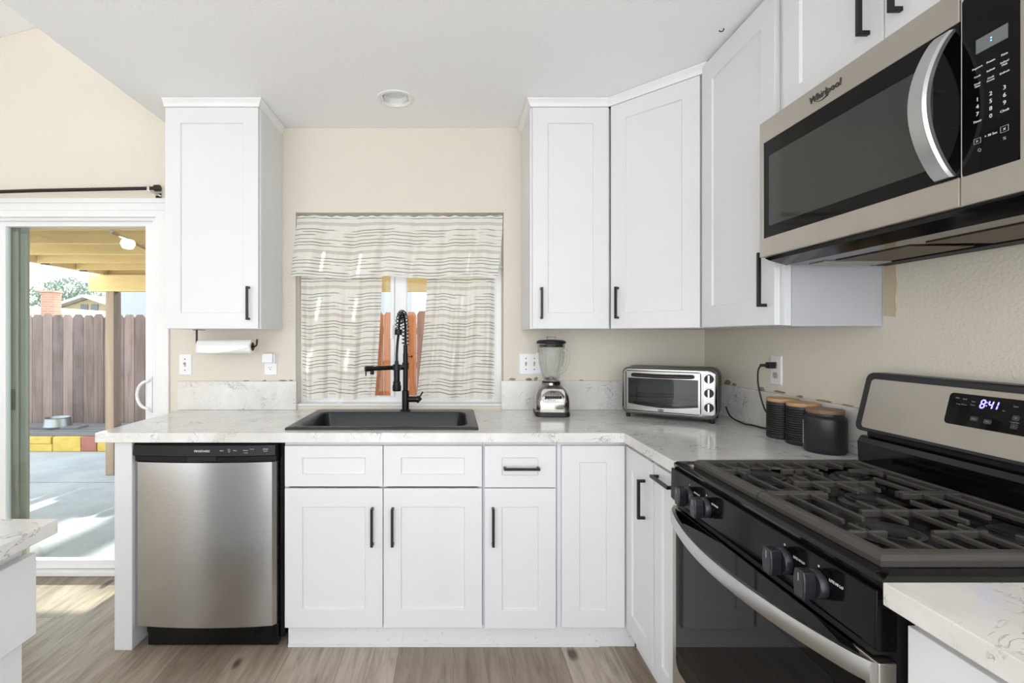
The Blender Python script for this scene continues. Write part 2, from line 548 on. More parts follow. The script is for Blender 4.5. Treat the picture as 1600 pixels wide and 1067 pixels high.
# sliding glass door
trim = struct('trim_1', cells([-3.40, DX0+.02, DX1-.02, -1.548], [0, DZ1-.02, 2.063], lambda x, z: not (DX0+.02 < x < DX1-.02 and z < DZ1-.02), WY-.016, WY-.0005, 'y'), MTRIM, .004)
tb = BM(); box(tb, -3.41, -1.54, WY-.024, WY-.0165, 2.040, 2.066); box(tb, -3.40, -1.548, WY-.020, WY-.0165, 2.0, 2.008)
obj('casing_molding', tb, MTRIM, trim, .002)
door = bpy.data.objects.new('door_1', None); COL.objects.link(door); door['kind'] = 'structure'
fb = cells([DX0+.002, DX0+.045, DX1-.045, DX1-.002], [.001, .028, DZ1-.035, DZ1-.002], lambda x, z: not (DX0+.045 < x < DX1-.045 and .028 < z < DZ1-.035), WY+.004, WY+.130, 'y')
obj('door_frame', fb, MVINYL, door, .003)
PX0, PX1, PZ0, PZ1 = -2.555, -1.655, .030, 1.947
sp = cells([PX0, PX0+.075, PX1-.050, PX1], [PZ0, .078, 1.925, PZ1+.03], lambda x, z: not (PX0+.075 < x < PX1-.05 and .078 < z < 1.925), WY+.035, WY+.070, 'y')
obj('sliding_panel', sp, MVINYL, door, .004)
obj('glass', BX(PX0+.07, PX1-.045, WY+.050, WY+.054, .073, 1.93), MPANE, door)
# the fixed leaf behind and its grey-green stile
M_STILE = M('grey_green_aluminium', (140, 140, 128), .4, metal=.1, var=.05)
ob_ = BM(); box(ob_, -2.53, -2.455, WY+.085, WY+.118, .030, 1.948); box(ob_, -2.455, -2.412, WY+.095, WY+.118, .03, 1.948)
obj('fixed_panel_stile', ob_, M_STILE, door, .008)
obj('fixed_panel_glass', BX(-3.25, -2.531, WY+.098, WY+.102, .031, 1.946), MPANE, door)
hb = BM(); box(hb, -2.487, -2.468, WY+.0745, WY+.0845, .90, 1.02)
obj('latch', hb, MMATTE, door, .004)
# D-shaped handle
db = BM()
arc = [(PX1-.014, WY+.030, 1.085)]
for k in range(13):
    a = PI*k/12
    arc.append((PX1-.022-.058*math.sin(a), WY+.012-.002*math.sin(a), .995+.075*math.cos(a)))
arc.append((PX1-.014, WY+.030, .905))
tube(db, arc, .0085, 10)
box(db, PX1-.036, PX1-.006, WY+.024, WY+.0348, .895, 1.095)
obj('door_handle', db, MVINYL, door, .002, True)

# curtain rod above the sliding door
rod = thing('curtain_rod', 'thin dark bronze curtain rod on the wall above the sliding door', 'curtain rod', (-1.58, WY-.085, 2.10))
obj('rod', tube(BM(), [(-2.0, 0, -.045), (-1.2, 0, -.030), (-.6, 0, -.012), (0, 0, 0)], .0095, 12), MBRONZE, rod, smooth=True)
obj('rod', tube(BM(), [(-2.0, 0.002, -.062), (-1.2, 0.002, -.046), (-.9, .002, -.040)], .0075, 12), MBRONZE, rod, smooth=True)
bb = BM(); box(bb, -.035, -.02, -.012, .084, -.016, .012); box(bb, -.045, -.01, .078, .0845, -.035, .03)
obj('bracket', bb, MCHROME, rod, .003)
obj('finial', tube(BM(), [(0, 0, 0), (.03, 0, 0)], .018, 16), MBRONZE, rod, .004)

# ------------------------------------------------------------------ kitchen window
win = bpy.data.objects.new('window_1', None); COL.objects.link(win); win['kind'] = 'structure'
wy0, wy1 = WY+.085, WY+.140
fr = cells([WX0+.001, WX0+.032, -.330, -.262, WX1-.080, WX1-.001], [WZ0+.001, WZ0+.042, WZ1-.035, WZ1-.001],
           lambda x, z: not (WZ0+.042 < z < WZ1-.035 and (WX0+.032 < x < -.330 or -.262 < x < WX1-.080)), wy0, wy1, 'y')
obj('window_frame', fr, MVINYL, win, .003)
mb = BM(); box(mb, -.352, -.330, wy0-.012, wy0+.03, WZ0+.043, WZ1-.036); box(mb, -.352, -.335, wy0-.022, wy0-.0125, 1.30, 1.38)
obj('sash_stile', mb, MVINYL, win, .003)
for x0, x1 in ((WX0+.028, -.334), (-.266, WX1-.076)):
    obj('glass', BX(x0, x1, WY+.108, WY+.111, WZ0+.04, WZ1-.03), MPANE, win)
obj('window_sill', BX(WX0+.001, WX1-.001, WY+.002, wy0-.001, WZ0+.0005, WZ0+.012), MTRIM, win, .003)

def cloth(name, x0t, x1t, x0b, x1b, z0, z1, y, amp, folds, seed, hem=.006, nu=120, nv=60, bulge=0, label='', group=None, wav=.006, phase=0.):
    rnd = random.Random(seed)
    ph = [rnd.uniform(0, 6.28) for _ in range(8)]
    bm = BM()
    uvl = bm.loops.layers.uv.new('UVMap')
    g = {}
    for j in range(nv+1):
        v = j/nv
        for i in range(nu+1):
            u = i/nu
            x0 = x0t+(x0b-x0t)*v**1.5; x1 = x1t+(x1b-x1t)*v**1.5
            x = x0+(x1-x0)*u
            s = u*folds*2*PI
            yy = amp*(math.sin(s+ph[0]+.6*math.sin(v*3+ph[1]))*.55+math.sin(s*1.9+ph[2]+v)*.3+math.sin(s*.43+ph[3])*.5)
            yy *= .35+.65*min(1, v*2.2)
            yy += -bulge*math.sin(v*1.7)
            if v < .09: yy += .004*math.sin(u*140+ph[4])*(1-v/.09)
            z = z0+(z1-z0)*v
            z += wav*math.sin(s*.36+ph[5])*min(1, v*4) + wav*.25*math.sin(s+ph[6])*min(1, v*3)
            if v < .05: z += .003*math.sin(u*110+ph[7])
            x += .004*math.sin(s+ph[2])*v
            g[i, j] = (bm.verts.new((x, y+yy, z)), (u*(x1t-x0t)*1.15, phase+v*(z0-z1)))
    for j in range(nv):
        for i in range(nu):
            q = ((i, j), (i, j+1), (i+1, j+1), (i+1, j))
            f = bm.faces.new([g[k][0] for k in q])
            for l, k in zip(f.loops, q): l[uvl].uv = g[k][1]
    o = obj(name, bm, MCURT, None, 0, 'all')
    tag(o, label, 'curtain', group)
    return o
rodw = thing('tension_rod', 'slim white tension rod holding the striped valance in the window recess', 'curtain rod', (0, WY+.034, 1.974))
obj('rod', tube(BM(), [(WX0+.002, 0, 0), (WX1-.002, 0, 0)], .006, 10), MVINYL, rodw, smooth=True)
cloth('window_valance', -.857, .272, -.880, .235, 1.982, 1.635, WY+.014, .019, 7, 3, bulge=.045, nu=200, label='striped sheer valance across the top of the kitchen window', phase=.115)
cloth('cafe_curtain', -.846, -.394, -.835, -.432, 1.70, .972, WY+.046, .017, 5, 11, label='striped sheer cafe curtain hanging behind the pull-down faucet spout arm', phase=.055)
cloth('cafe_curtain', -.142, .228, -.200, .224, 1.70, .968, WY+.046, .018, 4.5, 5, label='striped sheer cafe curtain on the blender side of the window', phase=.05)
rod2 = thing('tension_rod', 'slim white tension rod carrying the two cafe curtains behind the valance', 'curtain rod', (0, WY+.047, 1.703))
obj('rod', tube(BM(), [(WX0+.002, 0, 0), (WX1-.002, 0, 0)], .005, 10), MVINYL, rod2, smooth=True)

# ------------------------------------------------------------------ cabinets
def shaker(bm, x0, x1, z0, z1, yf=-.02, yb=-.001, st=.073, sz=None, rec=.008):
    sz = sz or st
    c = .0025
    R = lambda a, b, y: [(x0+a, y, z0+b), (x1-a, y, z0+b), (x1-a, y, z1-b), (x0+a, y, z1-b)]
    loops = [R(0, 0, yb), R(0, 0, yf), R(st, sz, yf), R(st+c, sz+c, yf+rec)]
    return loft(bm, loops)

def pull(bm, cx, cz, ln, vert=True, yf=-.02, d=.030, t=.0105):
    h = ln/2
    if vert:
        box(bm, cx-t/2, cx+t/2, yf-d, yf-d+t, cz-h, cz+h)
        for s in (-1, 1):
            z0, z1 = sorted((cz+s*h, cz+s*(h-t)))
            box(bm, cx-t/2, cx+t/2, yf-d+t, yf-.0002, z0, z1)
    else:
        box(bm, cx-h, cx+h, yf-d, yf-d+t, cz-t/2, cz+t/2)
        for s in (-1, 1):
            x0, x1 = sorted((cx+s*h, cx+s*(h-t)))
            box(bm, x0, x1, yf-d+t, yf-.0002, cz-t/2, cz+t/2)
    return bm

def add_door(parent, name, x0, x1, z0, z1, st=.073, sz=None, handle=None, loc=(0, 0, 0), rot=(0, 0, 0)):
    d = obj(name, shaker(BM(), x0, x1, z0, z1, st=st, sz=sz), MWHITE, parent, .0015, loc=loc, rot=rot)
    if handle:
        cx, cz, ln, vert = handle
        obj('handle', pull(BM(), cx, cz, ln, vert), MBLACK, d, .001)
    return d

def carcass(w, z0, z1, dep, x0=0):
    """open-topped cabinet box with a face frame"""
    bm = BM(); t = .018
    box(bm, x0, x0+t, .0, dep, z0, z1); box(bm, x0+w-t, x0+w, .0, dep, z0, z1)
    box(bm, x0+t, x0+w-t, dep-t, dep, z0, z1); box(bm, x0+t, x0+w-t, 0, dep-t, z0, z0+t)
    box(bm, x0+t, x0+w-t, 0, t, z1-.02, z1)
    return bm

FY = 2.065           # face of the base cabinet boxes; doors stand 2 cm proud
DB, DT, RB, RT = .093, .678, .686, .857
ZT = .874
# sink base
sbx = thing('sink_base_cabinet', 'wide white two-door base cabinet under the black sink, with two false drawer fronts', 'base cabinet', (-.712, FY, 0))
obj('body', carcass(.836, .09, ZT, .585), MBOX, sbx)
sbd = obj('divider', BX(.402, .432, .0, .018, .11, ZT-.021), MBOX, sbx)
add_door(sbx, 'drawer_front', .005, .416, RB, RT, .073, .050)
add_door(sbx, 'drawer_front', .420, .833, RB, RT, .073, .050)
add_door(sbx, 'door', .005, .416, DB, DT, .073, .078, (.374, .521, .158, True))
add_door(sbx, 'door', .420, .833, DB, DT, .073, .078, (.459, .521, .158, True))
# narrow drawer base
dbx = thing('drawer_base_cabinet', 'narrow white base cabinet with one drawer over one door, beside the sink base', 'base cabinet', (.126, FY, 0))
obj('body', carcass(.312, .09, ZT, .585), MBOX, dbx)
add_door(dbx, 'drawer', .006, .305, RB-.004, RT, .073, .050, (.160, .765, .150, False))
add_door(dbx, 'door', .006, .305, DB-.004, DT, .073, .078, (.041, .521, .158, True))
# corner cabinet: a panel on each leg
cbx = thing('corner_base_cabinet', 'white inside-corner base cabinet with a tall panel on each leg and one pull', 'base cabinet', (.440, FY, 0))
b = BM(); box(b, 0, .924, .0, .585, .09, ZT); box(b, .306, .924, -.300, -.0005, .09, ZT)
obj('body', b, MBOX, cbx)
add_door(cbx, 'door', .016, .281, DB, RT, .075, .070)
add_door(cbx, 'door', .022, .292, DB, RT, .060, .085, (.222, .700, .150, True), (.306, 0, 0), (0, 0, -PI/2))
# pull-out beside the range
pbx = thing('pull_out_cabinet', 'narrow white pull-out cabinet with a horizontal pull, between corner cabinet and range', 'base cabinet', (.746, 1.763, 0), -PI/2)
obj('body', BX(0, .190, .001, .60, .09, ZT), MBOX, pbx)
add_door(pbx, 'door', .006, .186, DB, RT, .060, .070, (.105, .822, .140, False))
# toe kick
MSCUFF = bpy.data.materials.new('scuffed_white_board'); t = NT(MSCUFF)
v = t.co(scale=(1, 1, 2))
t.l(t.mix(t.ramp(t.noise(v, 30, 5, .7), [(.60, 0.), (.72, .45)]), lin((224, 225, 226)), lin((120, 112, 104))), t.b.inputs['Base Color'])
t.b.inputs['Roughness'].default_value = .5
tk = BM(); box(tk, -.700, .772, FY+.004, FY+.016, 0, .0885); box(tk, -.700, .62, FY-.002, FY+.0035, 0, .012)
toe = obj('toe_kick_board', tk, MSCUFF, None, .001)
tag(toe, 'white toe kick board running along the floor under the sink cabinets', 'toe kick')
tk2 = obj('toe_kick_board', BX(.775, .787, 1.575, FY-.004, 0, .0885), MTRIM, None, .001)
tag(tk2, 'short white toe kick board under the corner leg next to the range', 'toe kick')
# end panel
ep = obj('end_panel', BX(-1.421, -1.347, FY-.022, 2.655, 0, ZT), MWHITE, None, .002)
tag(ep, 'thick white end panel holding up the counter beside the dishwasher', 'panel')

# uppers
UB, UT, UF = 1.352, 2.424, 2.337
ul = thing('upper_cabinet', 'tall white upper cabinet left of the window, paper towel holder below it', 'upper cabinet', (-1.385, UF+.02, 0))
obj('body', BX(0, .452, 0, WY-UF-.022, UB, UT), MWHITE, ul, .001)
add_door(ul, 'door', .003, .449, UB+.002, UT-.008, .073, .075, (.406, 1.475, .160, True))
def crown_run(bm, x0, x1, yb, left, right):
    """mitred crown: profile swept along left side, front and right side"""
    pf = [(.0235, UT-.0065), (.025, UT-.001), (.030, UT+.010), (.039, UT+.021), (.042, CZ-.007), (.042, CZ-.0015), (0, CZ-.0015), (0, UT-.0065)]
    L = []
    def ring(px, py, dx, dy): return [(px+dx*max(0, o-.022*(dx != 0)), py+dy*o, z) for o, z in pf]
    if left: L.append(ring(x0, yb, -1, 0)); L.append(ring(x0, 0, -1, -1))
    else: L.append(ring(x0, 0, 0, -1))
    if right: L.append(ring(x1, 0, 1, -1)); L.append(ring(x1, yb, 1, 0))
    else: L.append(ring(x1, 0, 0, -1))
    return loft(bm, L)
obj('crown_molding', crown_run(BM(), -.002, .452, WY-UF-.023, False, True), MTRIM, ul)
obj('top', BX(.001, .451, .001, WY-UF-.024, UT+.001, CZ-.003), MWHITE, ul)
obj('side_frame', BX(.4525, .4555, .0, .012, UB, UT-.013), MWHITE, ul)

ur = thing('upper_cabinet', 'tall white upper cabinet right of the window, above the blender', 'upper cabinet', (.372, UF+.02, 0))
obj('body', BX(0, .386, 0, WY-UF-.022, UB, UT), MWHITE, ur, .001)
add_door(ur, 'door', .010, .375, UB+.002, UT-.008, .073, .075, (.050, 1.475, .150, True))
obj('crown_molding', crown_run(BM(), 0, .392, WY-UF-.023, True, False), MTRIM, ur)
obj('top', BX(.001, .385, .001, WY-UF-.024, UT+.001, CZ-.003), MWHITE, ur)

# diagonal corner wall cabinet
p0 = Vector((.764, UF+.012, 0)); p1 = Vector((1.068, 2.048, 0))
ang = math.atan2(p1.y-p0.y, p1.x-p0.x)
wd = (p1-p0).length
ud = thing('diagonal_upper_cabinet', 'tall white upper cabinet set diagonally across the corner above the toaster oven', 'upper cabinet', p0, ang)
def loc2(p):
    d = Vector(p)-p0
    return (d.x*math.cos(-ang)-d.y*math.sin(-ang), d.x*math.sin(-ang)+d.y*math.cos(-ang))
W3 = [loc2((.764, UF+.012, 0)), loc2((1.068, 2.048, 0)), loc2((1.373, 2.048, 0)), loc2((1.373, 2.660, 0)), loc2((.764, 2.660, 0))]
obj('body', prism(BM(), W3, 'z', UB, UT), MWHITE, ud, .001)
obj('top', prism(BM(), [(x*.99+.002, y*.99+.002) for x, y in W3], 'z', UT+.001, CZ-.003), MWHITE, ud)
add_door(ud, 'door', .006, wd-.022, UB+.002, UT-.008, .073, .075, (.043, 1.475, .150, True))
obj('crown_molding', crown_run(BM(), -.008, wd+.012, .1, False, False), MTRIM, ud)

# right wall upper, next to the microwave (front faces -X)
UX = 1.040
u3 = thing('upper_cabinet', 'tall white upper cabinet on the right wall, between corner cabinet and microwave', 'upper cabinet', (UX+.02, 2.046, 0), -PI/2)
b = BM(); box(b, 0, .484, .002, WX-UX-.022, UB, CZ-.004); box(b, 0, .488, 0, .022, UB, CZ-.004)
obj('body', b, MBOX, u3, .001)
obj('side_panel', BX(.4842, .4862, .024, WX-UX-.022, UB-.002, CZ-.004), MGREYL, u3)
add_door(u3, 'door', .012, .470, UB+.002, CZ-.014, .073, .085, (.428, 1.505, .180, True))
# pair above the microwave
u4 = thing('over_range_cabinet', 'short white two-door cabinet above the microwave', 'upper cabinet', (UX+.02, 1.555, 0), -PI/2)
obj('body', BX(0, .758, 0, WX-UX-.022, 1.998, CZ-.004), MWHITE, u4, .001)
add_door(u4, 'door', .018, .377, 2.0, CZ-.014, .073, .075, (.336, 2.150, .160, True))
add_door(u4, 'door', .381, .74, 2.0, CZ-.014, .073, .075, (.425, 2.150, .160, True))
# next upper, out of the picture to the side of the camera
# ------------------------------------------------------------------ worktops
SX0, SX1, SY0, SY1 = -.690, .078, 2.112, 2.530
def top_inc(x, y):
    if y < 2.014 and x < .707: return False
    if SX0 < x < SX1 and SY0 < y < SY1: return False
    return True
top = obj('countertop', cells([-1.482, SX0, SX1, .707, WX-.002], [1.561, 2.014, SY0, SY1, WY-.002], top_inc, .877, .917, 'z'), MQUARTZ, None, .002)
tag(top, 'L-shaped white quartz countertop with grey veins around the sink and corner', 'countertop')
ct2 = obj('countertop', BX(.700, WX-.002, -.30, .794, .880, .917), MQUARTZ, None, .002)
tag(ct2, 'white quartz countertop piece on the camera side of the range', 'countertop')
for nm, bx_, lb in (('backsplash', (-1.497, -.852, WY-.020, WY-.0015, .9175, 1.072), 'low quartz backsplash strip under the paper towel roll, left of the window'),
                    ('backsplash', (.262, WX-.018, WY-.020, WY-.0015, .9175, 1.075), 'low quartz backsplash strip behind the blender and toaster oven'),
                    ('backsplash', (WX-.0165, WX-.0015, 1.561, WY-.021, .9175, 1.075), 'low quartz backsplash strip on the right wall behind the canisters')):
    tag(obj(nm, BX(*bx_), MQUARTZ, None, .0015), lb, 'backsplash')

# base cabinet near the camera beyond the range
nb = thing('base_cabinet', 'white base cabinet under the counter on the camera side of the range', 'base cabinet', (.745, .785, 0), -PI/2)
obj('body', BX(0, .90, .0, .60, .09, .878), MWHITE, nb)
add_door(nb, 'door', .008, .447, DB, RT, .073, .075)
add_door(nb, 'door', .453, .892, DB, RT, .073, .075)
obj('toe_kick', BX(0, .90, .04, .05, 0, .0895), MTRIM, nb)

# island
isl = thing('kitchen_island', 'white kitchen island with drawers, at the left edge of the view', 'island', (-.925, .10, 0), PI/2)
obj('body', BX(0, .945, 0, .60, .0, .884), MWHITE, isl, .001)
add_door(isl, 'drawer', .500, .958, .672, .848, .095, .055)
add_door(isl, 'drawer', .006, .494, .672, .848, .095, .055)
it = obj('countertop', BX(-1.70, -.868, .05, 1.071, .885, .917), MQUARTZ, None, .003)
tag(it, 'white quartz island top with a square corner, at the left edge of the view', 'countertop')

# ------------------------------------------------------------------ dishwasher
dw = thing('dishwasher', 'stainless steel dishwasher with a black control strip, beside the sink cabinet', 'dishwasher', (-1.342, FY-.020, 0))
obj('tub', BX(.010, .620, .075, .585, .03, .868), MDKPL, dw)
obj('side_trim', BX(.601, .622, .040, .0745, .03, .868), MGLOSS, dw, .004)
g = BM(); nx, nz = 40, 4
gv = {}
for s in (0, 1):
    for i in range(nx+1):
        u = i/nx
        bow = -.020*(1-(2*u-1)**2)-.001 if s == 0 else .06
        if s == 0 and (i == 0 or i == nx): bow = .012
        for j in range(nz+1):
            gv[s, i, j] = g.verts.new((.005+.592*u, bow, .104+.686*j/nz))
for s in (0, 1):
    for i in range(nx):
        for j in range(nz):
            g.faces.new((gv[s,i,j], gv[s,i+1,j], gv[s,i+1,j+1], gv[s,i,j+1]))
for i in range(nx):
    for j in (0, nz): g.faces.new((gv[0,i,j], gv[0,i+1,j], gv[1,i+1,j], gv[1,i,j]))
for j in range(nz):
    for i in (0, nx): g.faces.new((gv[0,i,j], gv[0,i,j+1], gv[1,i,j+1], gv[1,i,j]))
bmesh.ops.recalc_face_normals(g, faces=g.faces[:])
obj('door', g, steel_mat('dishwasher_steel', (206, 208, 211), .24, smudge=.06), dw, 0, True)
pan = BM()
def strip(bm, x0, x1, zz, yoff, n=24):
    """bowed control strip: zz = list of (z, extra y)"""
    loops = []
    for i in range(n+1):
        u = i/n; x = x0+(x1-x0)*u
        uu = (x-.003)/.596
        bow = -.022*(1-(2*uu-1)**2)-.002
        loops.append([(x, bow+e+yoff, z) for z, e in zz]+[(x, .06, zz[-1][0]), (x, .06, zz[0][0])])
    return loft(bm, loops)
strip(pan, .003, .598, [(.792, .008), (.815, .006), (.820, -.008), (.862, -.002), (.869, .006)], 0)
cp = obj('control_panel', pan, M('dark_control_plastic', (24, 24, 27), .4, var=.06, spec=.3), dw, .001, True)
pk = BM(); box(pk, .236, .356, -.0215, .0, .798, .817)
obj('handle_pocket', pk, MDARK, cp, .002)
lipb = BM(); box(lipb, .236, .356, -.0235, -.0212, .7965, .7995)
obj('pocket_lip', lipb, MGLOSS, cp)
text('logo_lettering', 'FRIGIDAIRE', .0122, MLABEL, cp, (.304, -.0335, .842), shear=.15, sx=1.05, depth=.001)
for s, x, z, sz_ in (('Cycles', .384, .8435, .0062), ('Heavy', .414, .849, .0036), ('Normal', .414, .8435, .0036), ('Light', .414, .838, .0036), ('Rinse', .438, .8435, .0062), ('Options', .480, .8435, .0062), ('Heat Dry', .481, .833, .0045), ('High Temp', .506, .848, .0036), ('START', .560, .846, .0078), ('Cancel', .560, .8385, .0062)):
    uu = (x-.003)/.596
    text('button_print', s, sz_, MLABEL, cp, (x, -.022*(1-(2*uu-1)**2)-.002-.0072, z))
obj('kick_plate', BX(.045, .600, .025, .06, .005, .098), MGLOSS, dw, .003)

# ------------------------------------------------------------------ sink + faucet
sk = thing('kitchen_sink', 'black composite drop-in sink set in the quartz countertop below the window', 'sink', (-.306, 2.342, .917))
ZR = .0095
def L(x0, x1, y0, y1, r, z): return [(x, y, z) for x, y in rrect(x0, x1, y0, y1, r, 8)]
rim = BM()
OX, OY = .415, .266
loft(rim, [L(-OX, OX, -OY, OY, .012, .0005), L(-OX, OX, -OY, OY, .012, ZR-.003), L(-OX+.004, OX-.004, -OY+.004, OY-.004, .012, ZR),
           L(-.372, .372, -.222, .176, .055, ZR), L(-.367, .367, -.217, .171, .052, ZR-.006),
           L(-.355, .355, -.205, .160, .05, -.18), L(-.325, .325, -.175, .130, .05, -.20)], cap0=False, cap1=True)
basin = obj('basin', rim, MSINK, sk, 0, True)
dv = BM(); prism(dv, [(-.030, -.198), (.030, -.198), (.012, -.075), (-.012, -.075)], 'y', -.20, .155)
obj('bowl_divider', dv, MSINK, sk, .008, loc=(.09, 0, 0))
dr = lathe(BM(), [(0, -.1965), (.045, -.1965), (.045, -.1985), (.0, -.1985)], 28, c=(-.14, -.02, 0))
obj('drain', dr, MCHROME, sk)

fc = thing('faucet', 'matte black spring faucet with a pull-down sprayer and a side spout arm', 'faucet', (-.250, 2.556, .9267))
obj('base', lathe(BM(), [(0, 0), (.027, 0), (.027, .005), (.0185, .007), (.0185, .104), (.0135, .108), (0, .108)], 28), MMATTE, fc, 0, True)
obj('column', tube(BM(), [(0, 0, .109), (0, 0, .30), (0, 0, .301), (0, 0, .345)], [.0132, .0132, .0115, .0115], 20), MMATTE, fc, smooth=True)
# lever
lv = BM(); tube(lv, [(.014, 0, .060), (.060, 0, .060)], .0155, 20); tube(lv, [(.0605, 0, .060), (.066, 0, .060), (.076, 0, .050)], [.019, .019, .016], 20)
lo = obj('valve', lv, MMATTE, fc, .0015, True)
obj('lever', tube(BM(), [(.070, -.004, .066), (.082, -.006, .084), (.092, -.008, .100)], [.0038, .0036, .0042], 10), MMATTE, lo, smooth=True)
MRED = M('red_dot', (180, 40, 36), .4)
obj('hot_mark', lathe(BM(), [(0, 0), (.003, 0), (.003, .0012), (0, .0012)], 12, c=(0, 0, 0)), MRED, lo, loc=(.062, -.0185, .063), rot=(PI/2, 0, 0))
# arch path
HX, HY = -.030, -.135
arch = [(0, 0, .345)]
for k in range(0, 17):
    a = PI*k/16
    s = (1-math.cos(a))/2
    arch.append((HX*s*.75, HY*s*.8, .415+.092*math.sin(a)))
arch.append((HX*.8, HY*.84, .402))
path = arch
# inner hose
hose = arch[:]+[(HX*.9, HY*.95, .36), (HX, HY, .30), (HX, HY, .262)]
obj('hose', tube(BM(), hose, .0065, 10), MMATTE, fc, smooth=True)
# spring coil along the arch
def resample(pts, n):
    pts = [Vector(p) for p in pts]
    d = [0]
    for a, b_ in zip(pts, pts[1:]): d.append(d[-1]+(b_-a).length)
    out = []
    for k in range(n):
        s = d[-1]*k/(n-1)
        i = max(j for j in range(len(d)) if d[j] <= s+1e-9)
        if i >= len(pts)-1: out.append(pts[-1].copy()); continue
        f = (s-d[i])/max(1e-9, d[i+1]-d[i])
        out.append(pts[i].lerp(pts[i+1], f))
    return out
turns = 17
rs = resample(arch, turns*14)
coil = []
prev = Vector((1, 0, 0))
for k, p in enumerate(rs):
    d = (rs[min(k+1, len(rs)-1)]-rs[max(k-1, 0)]).normalized()
    a = (prev-d*prev.dot(d)).normalized(); prev = a
    b_ = d.cross(a)
    t_ = 2*PI*k/14
    coil.append(p+(a*math.cos(t_)+b_*math.sin(t_))*.0175)
obj('spring', tube(BM(), coil, .0026, 6), MMATTE, fc, smooth='all')
rg = BM(); e = Vector(arch[-1])
tube(rg, [e+Vector((0, 0, .022)), e+Vector((0, -.002, -.004))], .019, 22)
obj('spring_collar', rg, MMATTE, fc, .002, True)
hd = lathe(BM(), [(0, .0), (.020, .0), (.022, .006), (.022, .028), (.019, .030), (.019, .046), (.0155, .050), (.0155, .118), (.010, .122), (.009, .150), (0, .150)], 26)
obj('spray_head', hd, MMATTE, fc, 0, True, loc=(HX, HY, .118))
ar = BM(); tube(ar, [(0, 0, .236), (HX*.85, HY*.83, .236)], .0085, 14); lathe(ar, [(.0145, .220), (.0175, .220), (.0175, .252), (.0145, .252), (.0145, .220)], 24)
lathe(ar, [(.0165, .222), (.0205, .222), (.0205, .250), (.0165, .250), (.0165, .222)], 24, c=(HX, HY, 0))
tube(ar, [(.016, 0, .284), (.032, 0, .284)], .0028, 8); tube(ar, [(.030, 0, .284), (.036, 0, .284)], .006, 12)
obj('holder_arm', ar, MMATTE, fc, .001, True)
sp_ = BM(); tube(sp_, [(0, 0, .225), (-.07, -.045, .228), (-.188, -.108, .226)], .0112, 16)
spo = obj('spout_arm', sp_, MMATTE, fc, .001, True)
oe = BM(); tube(oe, [(-.156, -.091, .227), (-.192, -.111, .226)], .0135, 16); tube(oe, [(-.160, -.093, .222), (-.160, -.093, .197)], .0095, 16); tube(oe, [(-.187, -.114, .222), (-.187, -.116, .192)], .0035, 8)
obj('spout_nozzle', oe, MMATTE, spo, .001, True)

# ------------------------------------------------------------------ range (local x = far-left to near, y = depth, z up)
RX, RY0, RW = .700, 1.556, .757
rg_ = thing('gas_range', 'black and stainless gas range with cast iron grates and a 8:41 clock', 'range', (RX, RY0, 0), -PI/2)
MSIDE = M('range_side_dark', (28, 28, 30), .4)
obj('body', BX(.004, RW-.004, .032, .640, .05, .900), MSIDE, rg_)
# cooktop deck with a raised rolled edge
ck = BM()
loft(ck, [[(x, y, .9005) for x, y in rrect(0, RW, .004, .610, .012)], [(x, y, .914) for x, y in rrect(0, RW, .0, .610, .012)], [(x, y, .920) for x, y in rrect(.006, RW-.006, .006, .604, .012)],
          [(x, y, .920) for x, y in rrect(.035, RW-.035, .040, .580, .02)], [(x, y, .914) for x, y in rrect(.050, RW-.050, .055, .565, .02)]])
obj('cooktop', ck, MGLOSS, rg_, 0, True)
# control panel, slightly sloped
cpn = BM(); prism(cpn, [(-.004, .899), (.03, .899), (.03, .797), (-.0, .797), (-.006, .806)], 'x', .002, RW-.002)
ctl = obj('control_panel', cpn, MPANEL, rg_, .002)
obj('vent_gap', BX(.02, RW-.02, .006, .031, .782, .796), MDARK, rg_)
for i, kx in enumerate((.126, .221, .536, .631)):
    kb = lathe(BM(), [(0, 0), (.027, 0), (.027, .010), (.024, .014), (0, .014)], 32)
    o = obj('knob', kb, MPLAST, rg_, 0, True, loc=(kx, -.0055, .848), rot=(PI/2, 0, 0))
    kg = BM(); prism(kg, [(-.0120, -.0265), (.0120, -.0265), (.0150, -.010), (.0150, .010), (.0120, .0265), (-.0120, .0265), (-.0150, .010), (-.0150, -.010)], 'z', .0142, .039)
    obj('grip', kg, MPLAST, o, .003)
    obj('pointer', BX(-.0012, .0012, .006, .021, .0392, .0396), MLABELG, o)
    text('knob_print', 'LITE HI LO', .007, MLABEL, ctl, (kx+.042, -.0057, .868), depth=.0003)
    text('knob_mark', 'o', .009, MLABEL, ctl, (kx, -.0057, .882), depth=.0003)
# oven door
dr0, dr1 = .20, .779
fr_ = cells([.002, .030, RW-.030, RW-.002], [dr0, .285, .765, dr1], lambda x, z: not (.030 < x < RW-.030 and .285 < z < .765), .0, .031, 'y')
od = obj('oven_door', fr_, MSTEELW, rg_, .002)
gb = BM(); prism(gb, rrect(.028, RW-.028, .276, dr1+.0, .030), 'y', -.0015, .028)
obj('door_glass', gb, MGLASSB, od, .001)
wi = BM(); prism(wi, rrect(.085, RW-.085, .330, .690, .025), 'y', -.0022, -.001)
obj('door_window', wi, M('oven_window', (22, 22, 23), .03, var=.03, spec=.16), od)
